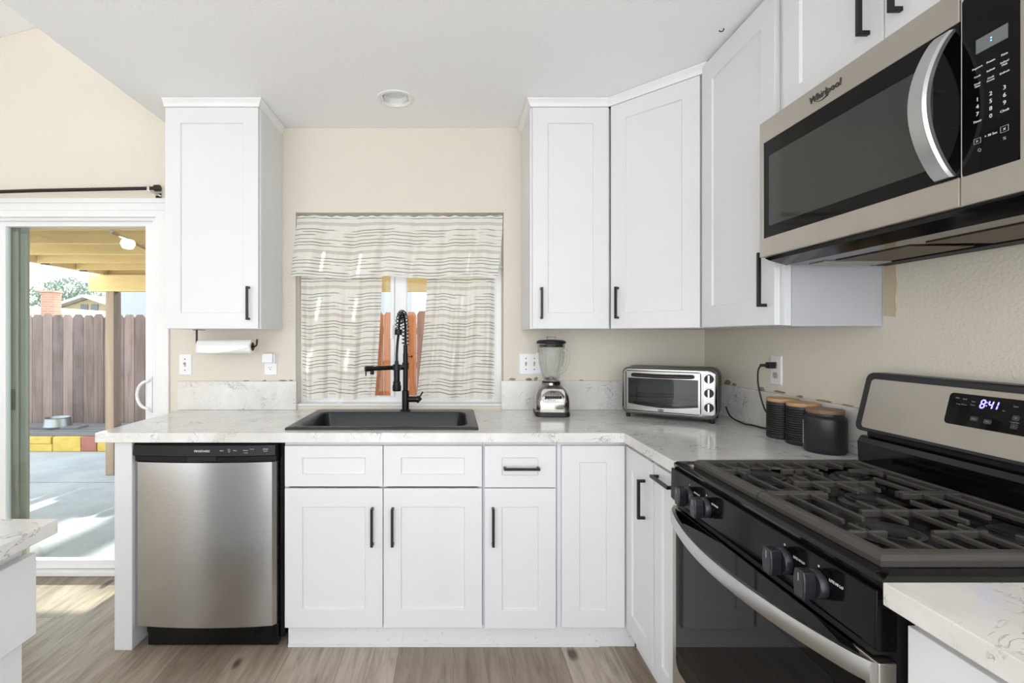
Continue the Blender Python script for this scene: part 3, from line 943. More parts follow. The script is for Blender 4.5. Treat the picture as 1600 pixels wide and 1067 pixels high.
# bowed handle: flat bar between the two door edges
hb = BM(); loops = []
n = 36
for i in range(n+1):
    u = i/n
    x = .010+(RW-.020)*u
    bow = -.070*(math.sin(PI*u)**.75) if 0 < u < 1 else 0
    yf = -.004+bow
    loops.append([(x, yf, .740), (x, yf-.004, .746), (x, yf-.004, .770), (x, yf, .776), (x, yf+.010, .776), (x, yf+.010, .740)])
loft(hb, loops)
obj('door_handle', hb, MHANDLE, od, 0, True)
obj('drawer_front', BX(.002, RW-.002, .0, .031, .055, .195), MSTEELW, rg_, .003)
# backguard
rs_ = BM(); prism(rs_, [(.588, .915), (.640, .915), (.655, 1.005), (.596, 1.005), (.585, .985)], 'x', .004, RW-.004)
obj('rear_riser', rs_, MGLOSS, rg_, .006)
obj('backguard_gap', BX(.02, RW-.02, .606, .645, 1.0055, 1.026), MDARK, rg_)
bgy = lambda z: .578+(z-1.020)*.24
def slant(pts, f0, f1):
    """outline in (x,z) placed on the sloping backguard face, extruded from offset f0 to f1"""
    bm = BM()
    loft(bm, [[(x, bgy(z)+f0, z) for x, z in pts], [(x, bgy(z)+f1, z) for x, z in pts]])
    return bm
bgd = obj('backguard', slant(rrect(.0, RW, 1.022, 1.203, .022, 6), 0, .050), MPLAST, rg_, .005, True)
obj('steel_panel', slant(rrect(.026, RW-.026, 1.034, 1.184, .012, 5), -.0015, .002), MSTEELW, bgd, .0005)
dis = obj('display', slant(rrect(.272, .492, 1.090, 1.170, .010, 5), -.0028, .001), MGLASSB, bgd, .0005)
def on_bg(x, z, off=-.0034): return (x, bgy(z)+off, z)
TILT = math.atan(.24)
# seven-segment clock
SEG = {'8': 'abcdefg', '4': 'fgbc', '1': 'bc'}
def digit(bm, ch, ox, oz, w, h, t):
    S = {'a': (0, h, w, h), 'b': (w, h/2, w, h), 'c': (w, 0, w, h/2), 'd': (0, 0, w, 0), 'e': (0, 0, 0, h/2), 'f': (0, h/2, 0, h), 'g': (0, h/2, w, h/2)}
    for s in SEG[ch]:
        x0, z0, x1, z1 = S[s]
        if x0 == x1: x0 -= t/2; x1 += t/2; z0 += t*.3; z1 -= t*.3
        else: z0 -= t/2; z1 += t/2; x0 += t*.3; x1 -= t*.3
        pts = []
        for X, Z in ((x0, z0), (x1, z0), (x1, z1), (x0, z1)):
            z_ = oz+Z; x_ = ox+X+Z*.12
            pts.append((x_, z_))
        A = [bm.verts.new(on_bg(x_, z_, -.0036)) for x_, z_ in pts]
        bm.faces.new(A)
clk = BM()
digit(clk, '8', .350, 1.141, .0085, .019, .003)
digit(clk, '4', .3675, 1.141, .0085, .019, .003)
digit(clk, '1', .3785, 1.141, .0085, .019, .003)
for dz in (.005, .013):
    A = [clk.verts.new(on_bg(.3628+a, 1.141+dz+b_, -.0036)) for a, b_ in ((0, 0), (.0025, 0), (.0025, .0025), (0, .0025))]
    clk.faces.new(A)
obj('clock_digits', clk, MBLUE, dis)
for s, x, z, q in (('Bake', .294, 1.158, .005), ('Broil', .312, 1.157, .005), ('Keep Warm', .306, 1.143, .005), ('Oven', .333, 1.153, .0045), ('Timer', .333, 1.145, .0045), ('Set', .403, 1.141, .0045), ('Start', .425, 1.154, .0055), ('Cancel', .455, 1.154, .0055), ('Hour', .343, 1.112, .0055), ('Min', .374, 1.110, .0055), ('+', .430, 1.128, .009), ('-', .430, 1.109, .009), ('Temp/Time', .430, 1.118, .004)):
    text('display_print', s, q, MLABELG, dis, on_bg(x, z), rot=(PI/2-TILT, 0, 0), depth=.0002)
MPAD = M('smoke_pad', (58, 57, 55), .4)
for x, z, w, h in ((.343, 1.112, .018, .011), (.374, 1.110, .018, .011), (.430, 1.128, .015, .012), (.430, 1.109, .015, .012)):
    fb_ = BM(); loft(fb_, [[(a, bgy(c)-.0030, c) for a, c in rrect(x-w/2, x+w/2, z-h/2, z+h/2, .003, 3)], [(a, bgy(c)-.0020, c) for a, c in rrect(x-w/2, x+w/2, z-h/2, z+h/2, .003, 3)]])
    obj('touch_pad', fb_, MPAD, dis)
# burners
for bx_, by_, r in ((.18, .185, .048), (.18, .425, .038), (.378, .30, .042), (.575, .185, .052), (.575, .425, .036)):
    bb = lathe(BM(), [(0, .9145), (r+.014, .9145), (r+.010, .919), (r, .921), (r, .926), (0, .926)], 30, c=(bx_, by_, 0))
    o = obj('burner', bb, MPLAST, rg_, 0, True)
    obj('burner_cap', lathe(BM(), [(0, .9262), (r*.8, .9262), (r*.8, .928), (r*.72, .930), (0, .930)], 30, c=(bx_, by_, 0)), MMATTE, o, 0, True)
# grates
GZ0, GZ1 = .926, .9405
def bar(bm, x0, y0, x1, y1, w=.009, z0=GZ0, z1=GZ1):
    d = Vector((x1-x0, y1-y0)).normalized(); nn = Vector((-d.y, d.x))*w/2
    P = [(x0+nn.x, y0+nn.y), (x1+nn.x, y1+nn.y), (x1-nn.x, y1-nn.y), (x0-nn.x, y0-nn.y)]
    T = [(x0+nn.x*.7, y0+nn.y*.7), (x1+nn.x*.7, y1+nn.y*.7), (x1-nn.x*.7, y1-nn.y*.7), (x0-nn.x*.7, y0-nn.y*.7)]
    loft(bm, [[(x, y, z0) for x, y in P], [(x, y, z1-.003) for x, y in P], [(x, y, z1) for x, y in T]])
def grate(x0, x1, y0, y1, outer):
    bm = BM()
    ym = (y0+y1)/2; w = x1-x0
    # heavy rolled rail along the front and the outer side, mitred at the corner
    xo = x0 if outer == 'l' else x1
    xi = x1 if outer == 'l' else x0
    s = 1 if outer == 'l' else -1
    pf = [(0, .920), (0, .931), (.005, .9395), (.010, .942), (.024, .942), (.029, .937), (.029, .927)]
    loft(bm, [[(xi, y0+o, z) for o, z in pf], [(xo+s*o, y0+o, z) for o, z in pf], [(xo+s*o*.75, y1, z) for o, z in pf]])
    bar(bm, x0, y1-.005, x1, y1-.005, .012)
    s2 = s; X = lambda d: xo+s2*d                     # d = distance in from the outer side rail
    D = y1-y0
    # inner side rail, open over the middle burner
    bar(bm, X(w-.005), y0+.03, X(w-.005), y0+.165, .009); bar(bm, X(w-.005), y1-.15, X(w-.005), y1, .009)
    # depth-wise cross bars: broken over the outer burners, solid in the middle
    for a0, a1 in ((.03, .105), (.195, .300), (.385, D-.005)): bar(bm, X(.108), y0+a0, X(.108), y0+a1, .008)
    bar(bm, X(.222), y0+.150, X(.222), y0+.360, .008)
    # fingers from the outer rail
    for k, yy in enumerate((.068, .122, .176, .230, .284, .338, .392, .446)):
        Y = y0+yy
        ln_ = (.150, .078, .088, .112, .145, .090, .078, .150)[k]
        bar(bm, X(.01), Y, X(ln_), Y, .0068, GZ0+.004)
    # fingers reaching in from the middle
    for k, yy in enumerate((.068, .122, .195, .257, .320, .392, .446)):
        Y = y0+yy
        a0 = (.165, .180, .160, .112, .160, .185, .165)[k]
        a1 = (w-.005, w-.005, .285, .300, .285, w-.005, w-.005)[k]
        bar(bm, X(a0), Y, X(min(a1, w-.012)), Y, .0068, GZ0+.004)
    # feet
    for fx in (x0+.03, x1-.03):
        for fy in (y0+.012, y1-.010): box(bm, fx-.007, fx+.007, fy-.006, fy+.006, .9205, .928)
    return bm
g1 = tag(obj('burner_grate', grate(.066, .374, .036, .530, 'l'), MIRON, None, .0008, loc=(RX, RY0, 0), rot=(0, 0, -PI/2)), 'cast iron burner grate on the half of the range next to the canisters', 'grate')
g2 = tag(obj('burner_grate', grate(.378, .718, .036, .530, 'r'), MIRON, None, .0008, loc=(RX, RY0, 0), rot=(0, 0, -PI/2)), 'cast iron burner grate on the camera side of the range', 'grate')

# ------------------------------------------------------------------ microwave
MX, MY0, MWD = .974, 1.549, .752
MZ0, MZ1 = 1.566, 1.990
mw = thing('microwave', 'stainless over-the-range microwave with a curved handle and black keypad', 'microwave', (MX, MY0, 0), -PI/2)
obj('body', BX(.002, MWD-.002, .030, WX-MX-.003, MZ0-.004, MZ1), MDKPL, mw)
fr_ = cells([0, .020, .585, .612], [MZ0, 1.624, 1.922, MZ1], lambda x, z: not (.020 < x < .612 and 1.624 < z < 1.922), .0, .028, 'y')
md = obj('door', fr_, MSTEELW, mw, .0025)
obj('door_glass', BX(.0195, .6115, .0012, .027, 1.6235, 1.9225), MGLASSB, md)
wq = BM(); prism(wq, rrect(.046, .560, 1.658, 1.874, .006), 'y', .0006, .0035)
obj('door_window', wq, MGLASSG, md)
f2 = cells([.614, .617, .712, MWD], [MZ0, 1.622, 1.960, MZ1], lambda x, z: not (.617 < x < .712 and 1.622 < z < 1.960), .0, .028, 'y')
mk = obj('control_frame', f2, MSTEELW, mw, .0025)
kp = BM(); prism(kp, rrect(.6145, .7125, 1.6215, 1.9605, .012), 'y', .0004, .02)
kpd = obj('keypad', kp, MGLASSB, mk, .0005)
dsp = obj('display', BX(.642, .694, -.0006, .002, 1.842, 1.868), M('grey_lcd', (110, 114, 116), .3), kpd)
dc = BM(); box(dc, .667, .669, -.0012, -.0005, 1.857, 1.859); box(dc, .667, .669, -.0012, -.0005, 1.852, 1.854)
obj('colon', dc, emit_mat('colon_blue', (130, 190, 255), 1.5), dsp)
cols = (.6445, .667, .689)
rows = [(1.816, ('Popcorn', 'Potato', 'Pizza'), .0052), (1.800, ('Cook', 'Reheat', 'Soften/\nMelt'), .0048), (1.784, ('Cook\nTime', 'Cook\nPower', 'Defrost'), .0048),
        (1.757, ('1', '2', '3'), .0105), (1.7435, ('4', '5', '6'), .0105), (1.730, ('7', '8', '9'), .0105), (1.7165, ('Timer', '0', 'Clock'), .006)]
for z, tx, q in rows:
    for x, s in zip(cols, tx):
        sz_ = .0105 if s == '0' else q
        text('key_print', s, sz_, MLABEL, kpd, (x, -.0004, z), depth=.0003)
text('key_print', '+ 30 Sec', .006, MLABEL, kpd, (.667, -.0004, 1.683), depth=.0003)
ic = BM()
def frame(bm, x, z, w, h, t=.0007, y0=-.0008, y1=-.0001):
    box(bm, x-w/2, x+w/2, y0, y1, z-h/2, z-h/2+t); box(bm, x-w/2, x+w/2, y0, y1, z+h/2-t, z+h/2)
    box(bm, x-w/2, x-w/2+t, y0, y1, z-h/2+t, z+h/2-t); box(bm, x+w/2-t, x+w/2, y0, y1, z-h/2+t, z+h/2-t)
frame(ic, .6445, 1.680, .012, .010); frame(ic, .689, 1.684, .013, .011)
prism(ic, [(.6425, 1.6775), (.647, 1.680), (.6425, 1.6825)], 'y', -.0008, -.0001)
lathe(ic, [(.0028, 0), (.0036, 0), (.0036, .0006), (.0028, .0006), (.0028, 0)], 14, c=(0, 0, 0))
icn = obj('key_icons', ic, MLABELG, kpd)
text('key_print', 'x', .009, MLABEL, kpd, (.689, -.0004, 1.6845), depth=.0003)
text('key_print', 'Q', .008, MLABELG, kpd, (.648, -.0004, 1.662), depth=.0003)
text('key_print', '%', .008, MLABELG, kpd, (.689, -.0004, 1.667), depth=.0003)
text('logo_lettering', 'Whirlpool', .026, M('engraved_grey', (74, 71, 68), .35, metal=.5), md, (.272, -.0006, 1.957), shear=.1, depth=.0012)
sw = BM()
tube(sw, [(.262+.020*math.cos(a), -.001, 1.950+.008*math.sin(a)) for a in [PI*1.1+PI*.9*k/14 for k in range(15)]], .0008, 6)
obj('logo_swoosh', sw, MMATTE, md)
# arched handle
hb = BM(); loops = []
n = 30
for i in range(n+1):
    u = i/n
    z = 1.628+(1.914-1.628)*u
    bow = -.054*math.sin(PI*u)**.8 if 0 < u < 1 else 0
    y = -.002+bow
    loops.append([(.566, y, z), (.570, y-.005, z), (.600, y-.005, z), (.604, y, z), (.604, y+.008, z), (.566, y+.008, z)])
loft(hb, loops)
obj('door_handle', hb, MHANDLE, md, 0, True)
# underside
ub = BM()
loft(ub, [[(.004, .012, MZ0-.001), (MWD-.004, .012, MZ0-.001), (MWD-.004, .393, MZ0-.001), (.004, .393, MZ0-.001)],
          [(.012, .022, MZ0-.010), (MWD-.012, .022, MZ0-.010), (MWD-.012, .392, MZ0-.012), (.012, .392, MZ0-.012)],
          [(.034, .060, MZ0-.028), (MWD-.034, .060, MZ0-.028), (MWD-.034, .385, MZ0-.022), (.034, .385, MZ0-.022)]])
und = obj('underside', ub, MGLOSS, mw, .002)
MFILT = M('grease_filter_mesh', (98, 84, 66), .5, metal=.7, var=.3, nscale=300)
for x0, x1 in ((.13, .36), (.40, .63)):
    obj('grease_filter', BX(x0, x1, .14, .30, MZ0-.0292, MZ0-.0265), MFILT, und, .001)
lens = BM(); box(lens, .05, .115, .12, .32, MZ0-.0305, MZ0-.026)
obj('task_light_lens', lens, M('frosted_lens', (150, 148, 140), .3), und, .002)
sl = BM()
for k in range(3): box(sl, .04, MWD-.04, .318+k*.02, .330+k*.02, MZ0-.031, MZ0-.024)
obj('vent_louver', sl, MMATTE, und, .001)

# ------------------------------------------------------------------ blender
bl = thing('blender', 'countertop blender with a glass jar, black lid and chrome base', 'blender', (.500, 2.485, .917), math.radians(-4))
def sq(w, d, r, z, yo=0): return [(x, y+yo, z) for x, y in rrect(-w/2, w/2, -d/2, d/2, r, 6)]
fo = BM(); loft(fo, [sq(.160, .165, .03, .0005), sq(.170, .175, .03, .004), sq(.170, .175, .03, .018), sq(.166, .170, .03, .024)])
obj('foot', fo, MDKPL, bl, 0, True)
bs = BM(); loft(bs, [sq(.165, .170, .03, .0245), sq(.166, .170, .03, .075), sq(.160, .162, .035, .105), sq(.138, .142, .045, .130), sq(.108, .112, .05, .148), sq(.098, .100, .048, .154), sq(.098, .100, .048, .166)])
base = obj('motor_base', bs, MBCHR, bl, 0, True)
pl = BM()
pts = rrect(-.058, .058, .070, .138, .020, 6)
loft(pl, [[(x, -.0865+max(0, z-.075)*.16+max(0, z-.105)*.25, z) for x, z in pts], [(x, -.07+max(0, z-.075)*.12, z) for x, z in pts]])
fp = obj('faceplate', pl, MTCHR, base, 0, True)
for k in range(7):
    x = -.036+k*.012
    bt = BM(); prism(bt, rrect(x-.0053, x+.0053, .092, .106, .004, 4), 'y', -.0925, -.080)
    obj('button', bt, MDKPL, fp, .001)
text('logo_lettering', 'Oster', .012, MDARK, fp, (0, -.0795, .1285), rot=(PI/2-.38, 0, 0), shear=.2)
text('button_print', 'GRATE  CHOP  PUREE  LIQUEFY', .0048, MDARK, fp, (0, -.0838, .113), rot=(PI/2-.30, 0, 0), depth=.0003)
text('button_print', 'STIR  MIX  BLEND  ICE', .0048, MDARK, fp, (0, -.0872, .087), rot=(PI/2-.16, 0, 0), depth=.0003)
MJAR = bpy.data.materials.new('blender_jar_glass')
t = NT(MJAR); t.t.nodes.remove(t.b)
gg = t.n('BsdfGlass'); gg.inputs['IOR'].default_value = 1.42; gg.inputs['Roughness'].default_value = 0.01
gg.inputs[0].default_value = (.97, .98, .98, 1)
tt = t.n('BsdfTransparent'); tt.inputs[0].default_value = (.98, .99, .99, 1)
ms = t.n('MixShader'); ms.inputs[0].default_value = .4
t.l(gg.outputs[0], ms.inputs[1]); t.l(tt.outputs[0], ms.inputs[2]); t.l(ms.outputs[0], t.o.inputs[0])
def flute(a, j): return 1+(.06*math.cos(6*a) if 2 <= j <= 5 else .012*math.cos(6*a) if j in (1, 6) else 0)
jp = [(.035, .172), (.038, .174), (.042, .197), (.054, .238), (.062, .275), (.066, .310), (.068, .340), (.069, .356), (.071, .362),
      (.068, .362), (.065, .356), (.064, .340), (.062, .310), (.058, .275), (.050, .238), (.038, .200), (.032, .182), (0, .182)]
jar = obj('jar', lathe(BM(), jp, 72, mod=lambda a, j: flute(a, j) if j < 9 else 1), MJAR, bl, 0, 'all')
jh = [(.066, .0, .332), (.084, .0, .326), (.091, .0, .304), (.087, .0, .268), (.074, .0, .234), (.050, .0, .214)]
obj('jar_handle', tube(BM(), resample(jh, 16), .0065, 10), MJAR, jar, 0, 'all', rot=(0, 0, math.radians(-25)))
obj('jar_collar', lathe(BM(), [(0, .1665), (.043, .1665), (.045, .169), (.045, .1715), (0, .1715)], 40), MMATTE, bl, 0, True)
bd = BM()
for k in range(4):
    a = k*PI/2+.4
    tube(bd, [(0, 0, .186), (.014*math.cos(a), .014*math.sin(a), .186), (.026*math.cos(a), .026*math.sin(a), .186+(.012 if k % 2 else -.004))], [.004, .003, .0012], 6)
obj('blade', bd, MCHROME, bl)
lid = obj('lid', lathe(BM(), [(0, .345), (.0605, .345), (.0615, .3622), (.073, .3628), (.075, .366), (.073, .374), (.060, .380), (.030, .382), (0, .3831)], 48), MDKPL, bl, 0, True)
obj('filler_cap', lathe(BM(), [(.0, .3832), (.024, .3832), (.026, .396), (.024, .398), (0, .398)], 30), MJAR, lid, 0, True)

# ------------------------------------------------------------------ toaster oven
TA = math.radians(-33)
to = thing('toaster_oven', 'silver and black countertop toaster oven with a glass door and three knobs', 'toaster oven', (.846, 2.432, .917), TA)
TW, TD, TB, TH = .418, .232, .020, .248
MTOP = M('toaster_black_shell', (40, 38, 38), .3, metal=.3, var=.1)
sh = BM()
def face(x0, x1, z0, z1, r, y): return [(x, y, z) for x, z in rrect(x0, x1, z0, z1, r, 6)]
# hollow shell: outer skin from front to back, inner cavity open at the front
loft(sh, [face(.024, .347, TB+.028, TH-.050, .012, .192), face(.024, .347, TB+.028, TH-.050, .012, .002), face(.006, TW-.006, TB+.006, TH-.006, .030, .002), face(0, TW, TB, TH, .034, .012),
          face(-.002, TW+.002, TB, TH+.006, .036, .11), face(0, TW, TB, TH+.002, .036, .20), face(.012, TW-.012, TB+.010, TH-.010, .034, TD)])
obj('shell', sh, MTOP, to, 0, True)
MCAV = M('oven_cavity_steel', (190, 188, 184), .4, metal=.35)
cv = BM(); loft(cv, [face(.025, .346, TB+.029, TH-.051, .012, .003), face(.0255, .3455, TB+.0295, TH-.0515, .012, .191), face(.027, .344, TB+.031, TH-.053, .012, .189), face(.027, .344, TB+.031, TH-.053, .012, .003)], closed=False, cap0=False, cap1=False)
loft(cv, [face(.027, .344, TB+.031, TH-.053, .012, .188), face(.027, .344, TB+.031, TH-.053, .012, .190)])
obj('cavity', cv, MCAV, to, 0, True)
# chrome front bezel around door and controls
fz = BM()
loft(fz, [face(-.001, TW+.001, TB-.001, TH+.002, .032, .010), face(0, TW, TB, TH+.001, .032, -.004), face(.008, TW-.008, TB+.008, TH-.007, .028, -.010),
          face(.018, .352, TB+.016, TH-.015, .012, -.010), face(.018, .352, TB+.016, TH-.015, .012, .0015)], cap0=False, cap1=False)
bz = obj('front_bezel', fz, MTCHR, to, .001, True)
# door frame: steel with a window whose lower edge curves
dfr = BM()
n = 14
def dz(u): return TB+.040-.014*math.sin(PI*u)
top_o, bot_o, top_i, bot_i = [], [], [], []
for k in range(n+1):
    u = k/n
    top_o.append((.021+.328*u, TH-.018)); bot_o.append((.021+.328*u, TB+.019))
    top_i.append((.030+.310*u, TH-.052)); bot_i.append((.030+.310*u, dz(u)+.012))
outer = bot_o+top_o[::-1]; inner = bot_i+top_i[::-1]
loft(dfr, [[(x, -.011, z) for x, z in outer], [(x, -.011, z) for x, z in inner], [(x, -.002, z) for x, z in inner], [(x, -.002, z) for x, z in outer]], closed=True)
tdoor = obj('door', dfr, MTCHR, to, .001)
pn = BM(); prism(pn, [(x, z) for x, z in inner], 'y', -.006, -.004)
obj('door_glass', pn, MTGLASS, tdoor)
hb = BM(); tube(hb, [(.052, -.011, TH-.036), (.056, -.030, TH-.036), (.075, -.036, TH-.037), (.185, -.038, TH-.039), (.295, -.036, TH-.037), (.314, -.030, TH-.036), (.318, -.011, TH-.036)], .0085, 14)
obj('door_handle', hb, MBRONZE, tdoor, 0, True)
lg = BM(); lathe(lg, [(0, 0), (.010, 0), (.010, .001), (0, .001)], 24)
lgo = obj('logo_badge', lg, MDARK, tdoor, loc=(.180, -.011, TB+.026), rot=(PI/2, 0, 0))
lgo.scale = (1.35, .55, 1)
text('logo_lettering', 'Oster', .0085, MLABEL, tdoor, (.180, -.0125, TB+.0262), shear=.2)
# rack and heating element
rk = BM()
for k in range(15): tube(rk, [(.036+k*.0212, .008, .105), (.036+k*.0212, .182, .105)], .0014, 6)
for y in (.008, .182): tube(rk, [(.032, y, .103), (.338, y, .103)], .0018, 6)
obj('rack', rk, MCHROME, to, 0, 'all')
obj('heating_element', tube(BM(), [(.03, .10, .062), (.34, .10, .062)], .004, 8), MCHROME, to, smooth='all')
obj('crumb_tray', BX(.030, .340, .004, .186, TB+.0305, TB+.034), MCAV, to)
# controls
kpn = BM(); prism(kpn, rrect(.360, .408, TB+.020, TH-.022, .010, 4), 'y', -.0125, -.008)
kp_ = obj('control_panel', kpn, MTCHR, to, .001)
for z in (.205, .140, .075):
    k_ = lathe(BM(), [(0, 0), (.0195, 0), (.0195, .006), (.0175, .012), (0, .012)], 28)
    ko = obj('knob', k_, MDKPL, to, 0, True, loc=(.385, -.0128, z), rot=(PI/2, 0, 0))
    gp = BM(); box(gp, -.0045, .0045, -.0185, .0185, .0122, .021)
    obj('grip', gp, MCHROME, ko, .002)
for s, z in (('TEMP', .2265), ('FUNCTION', .1615), ('TIME', .0965)):
    text('knob_print', s, .0055, MDARK, kp_, (.385, -.0129, z), depth=.0003)
for x, y in ((.024, .02), (.394, .02), (.024, .205), (.394, .205)):
    obj('foot', lathe(BM(), [(0, .0005), (.010, .0005), (.012, .024), (0, .024)], 18, c=(x, y, 0)), MDKPL, to, 0, True)
vl = BM()
for r in range(4):
    for c_ in range(5): box(vl, TW+.0015, TW+.003, .085+c_*.02, .098+c_*.02, .17+r*.013, .174+r*.013)
obj('side_vents', vl, MDARK, to)

# cord and plug
cd = thing('power_cord', 'thin black cord looping from the wall outlet down to the toaster oven', 'cord', (1.33, 2.09, 1.19))
W = lambda *p: (p[0]-1.33, p[1]-2.09, p[2]-1.19)
cpts = [W(1.335, 2.072, 1.1935), W(1.326, 2.080, 1.1935), W(1.316, 2.089, 1.187), W(1.311, 2.095, 1.16), W(1.313, 2.094, 1.10), W(1.325, 2.080, 1.02), W(1.338, 2.055, .965), W(1.342, 2.06, .930), W(1.343, 2.10, .9215), W(1.336, 2.17, .9205), W(1.315, 2.21, .922), W(1.305, 2.29, .940), W(1.318, 2.352, .975)]
def smooth_path(pts, n=8):
    P = [Vector(p) for p in pts]
    out = []
    for i in range(len(P)-1):
        p0_, p1_, p2_, p3_ = P[max(i-1, 0)], P[i], P[i+1], P[min(i+2, len(P)-1)]
        for k in range(n):
            t_ = k/n
            out.append(.5*((2*p1_)+(p2_-p0_)*t_+(2*p0_-5*p1_+4*p2_-p3_)*t_*t_+(3*p1_-p0_-3*p2_+p3_)*t_**3))
    out.append(P[-1])
    return out
obj('cable', tube(BM(), smooth_path(cpts), .0033, 8), MDKPL, cd, 0, 'all')
pg = BM(); box(pg, .005, .034, -.033, -.007, -.009, .017); tube(pg, [(-.022, -.012, .0035), (.006, -.018, .0035)], [.0055, .008], 10)
obj('plug', pg, MDKPL, cd, .003)

# ------------------------------------------------------------------ canisters
def canister(x, y, r, h, lab, ribbed, lidm, name='canister'):
    c = thing(name, lab, 'canister', (x, y, .917), 0, None)
    if ribbed:
        pr = [(0, .0005), (r*.97, .0005), (r, .004), (r, .012)]
        z = .014
        while z < h-.030:
            pr += [(r, z), (r, z+.0035), (r-.0035, z+.0052), (r-.0035, z+.0060), (r, z+.0078)]; z += .0084
        pr += [(r, h-.022), (r*.99, h-.018), (r*.97, h-.013), (0, h-.013)]
    else:
        pr = [(0, .0005), (r*.94, .0005), (r, .006), (r, h-.036), (r*.985, h-.029), (r*.90, h-.023), (r*.85, h-.020), (r*.85, h-.013), (0, h-.013)]
    obj('jar', lathe(BM(), pr, 56), MCER, c, 0, True)
    rl = r*.99 if ribbed else r*.885
    obj('lid', lathe(BM(), [(0, h-.0128), (rl*.98, h-.0128), (rl, h-.010), (rl, h-.002), (rl*.98, h), (0, h)], 56), lidm, c, 0, True)
    return c
canister(1.300, 1.926, .053, .156, 'ribbed black canister with bamboo lid, nearest the outlet and plug', True, MBAMB)
canister(1.300, 1.812, .053, .154, 'ribbed black canister with bamboo lid, in the middle of the three', True, MBAMB)
c3 = canister(1.290, 1.690, .0625, .148, 'wide smooth black canister with brown wood lid, closest to the range', False, MWAL)
sq_ = []
for k in range(70):
    a_ = math.radians(156.5)+.045*math.sin(k*1.15)+(.05*math.sin(k*.9) if k < 12 else 0)
    sq_.append((.0629*math.cos(a_), .0629*math.sin(a_), .026+k*.00118))
obj('white_script', tube(BM(), sq_, .0006, 5), MLABEL, c3)

# ------------------------------------------------------------------ plates on the walls
def screw(bm, x, z, y=-.0062): lathe(bm, [(0, 0), (.003, 0), (.003, .0008), (0, .0008)], 10, c=(x, z, 0))
def plate_mesh(w, h): 
    bm = BM(); loft(bm, [face(-w/2, w/2, -h/2, h/2, .004, -.0005), face(-w/2, w/2, -h/2, h/2, .004, -.003), face(-w/2+.004, w/2-.004, -h/2+.004, h/2-.004, .003, -.0065)])
    return bm
def toggle(par, x, up=1):
    b_ = BM(); box(b_, x-.005, x+.005, -.0072, -.006, -.012, .012)
    obj('toggle_slot', b_, MTOGGLE, par)
    b_ = BM(); prism(b_, [(-.0065, -.006), (-.016, up*.012), (-.019, up*.008), (-.0065, -.001*up+.005)], 'x', x-.0035, x+.0035)
    obj('toggle', b_, MTOGGLE, par, .001)
def screws(par, pts):
    for x, z in pts:
        b_ = lathe(BM(), [(0, 0), (.0032, 0), (.0032, .001), (0, .001)], 12)
        obj('screw', b_, MDARK, par, loc=(x, -.0064, z), rot=(PI/2, 0, 0))
def receptacle(par, z, m=MPLATE):
    b_ = BM(); prism(b_, rrect(-.0165, .0165, z-.014, z+.014, .010, 5), 'y', -.0085, -.006)
    o = obj('receptacle', b_, m, par, .0008)
    s = BM(); box(s, -.0075, -.0055, -.009, -.0083, z+.000, z+.008); box(s, .0055, .0075, -.009, -.0083, z+.001, z+.008)
    prism(s, [(.0025*math.cos(a), z-.006+.0028*math.sin(a)) for a in [2*PI*k/10 for k in range(10)]], 'y', -.009, -.0083)
    obj('slots', s, MDARK, o)
s1 = thing('light_switch', 'white single toggle switch plate beside the sliding door, under the upper cabinet', 'light switch', (-1.462, WY, 1.162))
obj('plate', plate_mesh(.070, .115), MPLATE, s1); toggle(s1, 0); screws(s1, ((0, .030), (0, -.030)))
s2 = thing('light_switch', 'white double toggle switch plate on the wall behind the blender', 'light switch', (.420, WY, 1.166))
obj('plate', plate_mesh(.116, .115), MPLATE, s2); toggle(s2, -.023); toggle(s2, .023); screws(s2, ((-.023, .030), (-.023, -.030), (.023, .030), (.023, -.030)))
o1 = thing('outlet', 'white duplex outlet between the paper towel roll and window', 'outlet', (-.996, WY, 1.162))
obj('plate', plate_mesh(.070, .115), MPLATE, o1); receptacle(o1, -.0195); receptacle(o1, .0195)
ad = thing('plug_in_adapter', 'white rectangular plug-in unit in the outlet near the window', 'plug-in device', (-1.0, WY-.0093, 1.195))
obj('housing', BX(-.032, .026, -.030, 0, -.022, .030), MPLATE, ad, .005)
obj('side_tab', BX(.027, .035, -.020, -.001, -.026, .028), MPLATE, ad, .003)
o2 = thing('outlet', 'white duplex outlet on the right wall with a black plug in it', 'outlet', (WX, 2.068, 1.173), -PI/2)
obj('plate', plate_mesh(.072, .125), MPLATE, o2); receptacle(o2, -.0215, MTOGGLE); receptacle(o2, .0215, MTOGGLE)

# paper towel holder
ph = thing('paper_towel_holder', 'dark metal paper towel bar hung under the upper cabinet by the door', 'paper towel holder', (-1.31, 2.500, UB))
hb = BM(); tube(hb, [(-.006, 0, -.003), (-.006, 0, -.078), (-.004, 0, -.086), (.004, 0, -.088), (.290, 0, -.088), (.298, 0, -.084), (.302, 0, -.076), (.304, 0, -.050)], .005, 10)
box(hb, -.02, .03, -.015, .015, -.004, -.001)
obj('bar', hb, MBRONZE, ph, 0, True)
pt = thing('paper_towel_roll', 'nearly used white paper towel roll with a loose sheet, on the holder', 'paper towels', (-1.305, 2.500, UB-.088))
rl = BM()
lp = lambda r, x: [(x, r*math.cos(2*PI*k/32), r*math.sin(2*PI*k/32)) for k in range(32)]
loft(rl, [lp(.022, .002), lp(.036, .002), lp(.036, .276), lp(.022, .276)], closed=True)
obj('roll', rl, MPAPER, pt, 0, True)
co = BM(); loft(co, [lp(.0185, .0015), lp(.0218, .0015), lp(.0218, .2775), lp(.0185, .2775)], closed=True)
obj('core', co, M('cardboard_core', (120, 92, 66), .8), pt, 0, True)
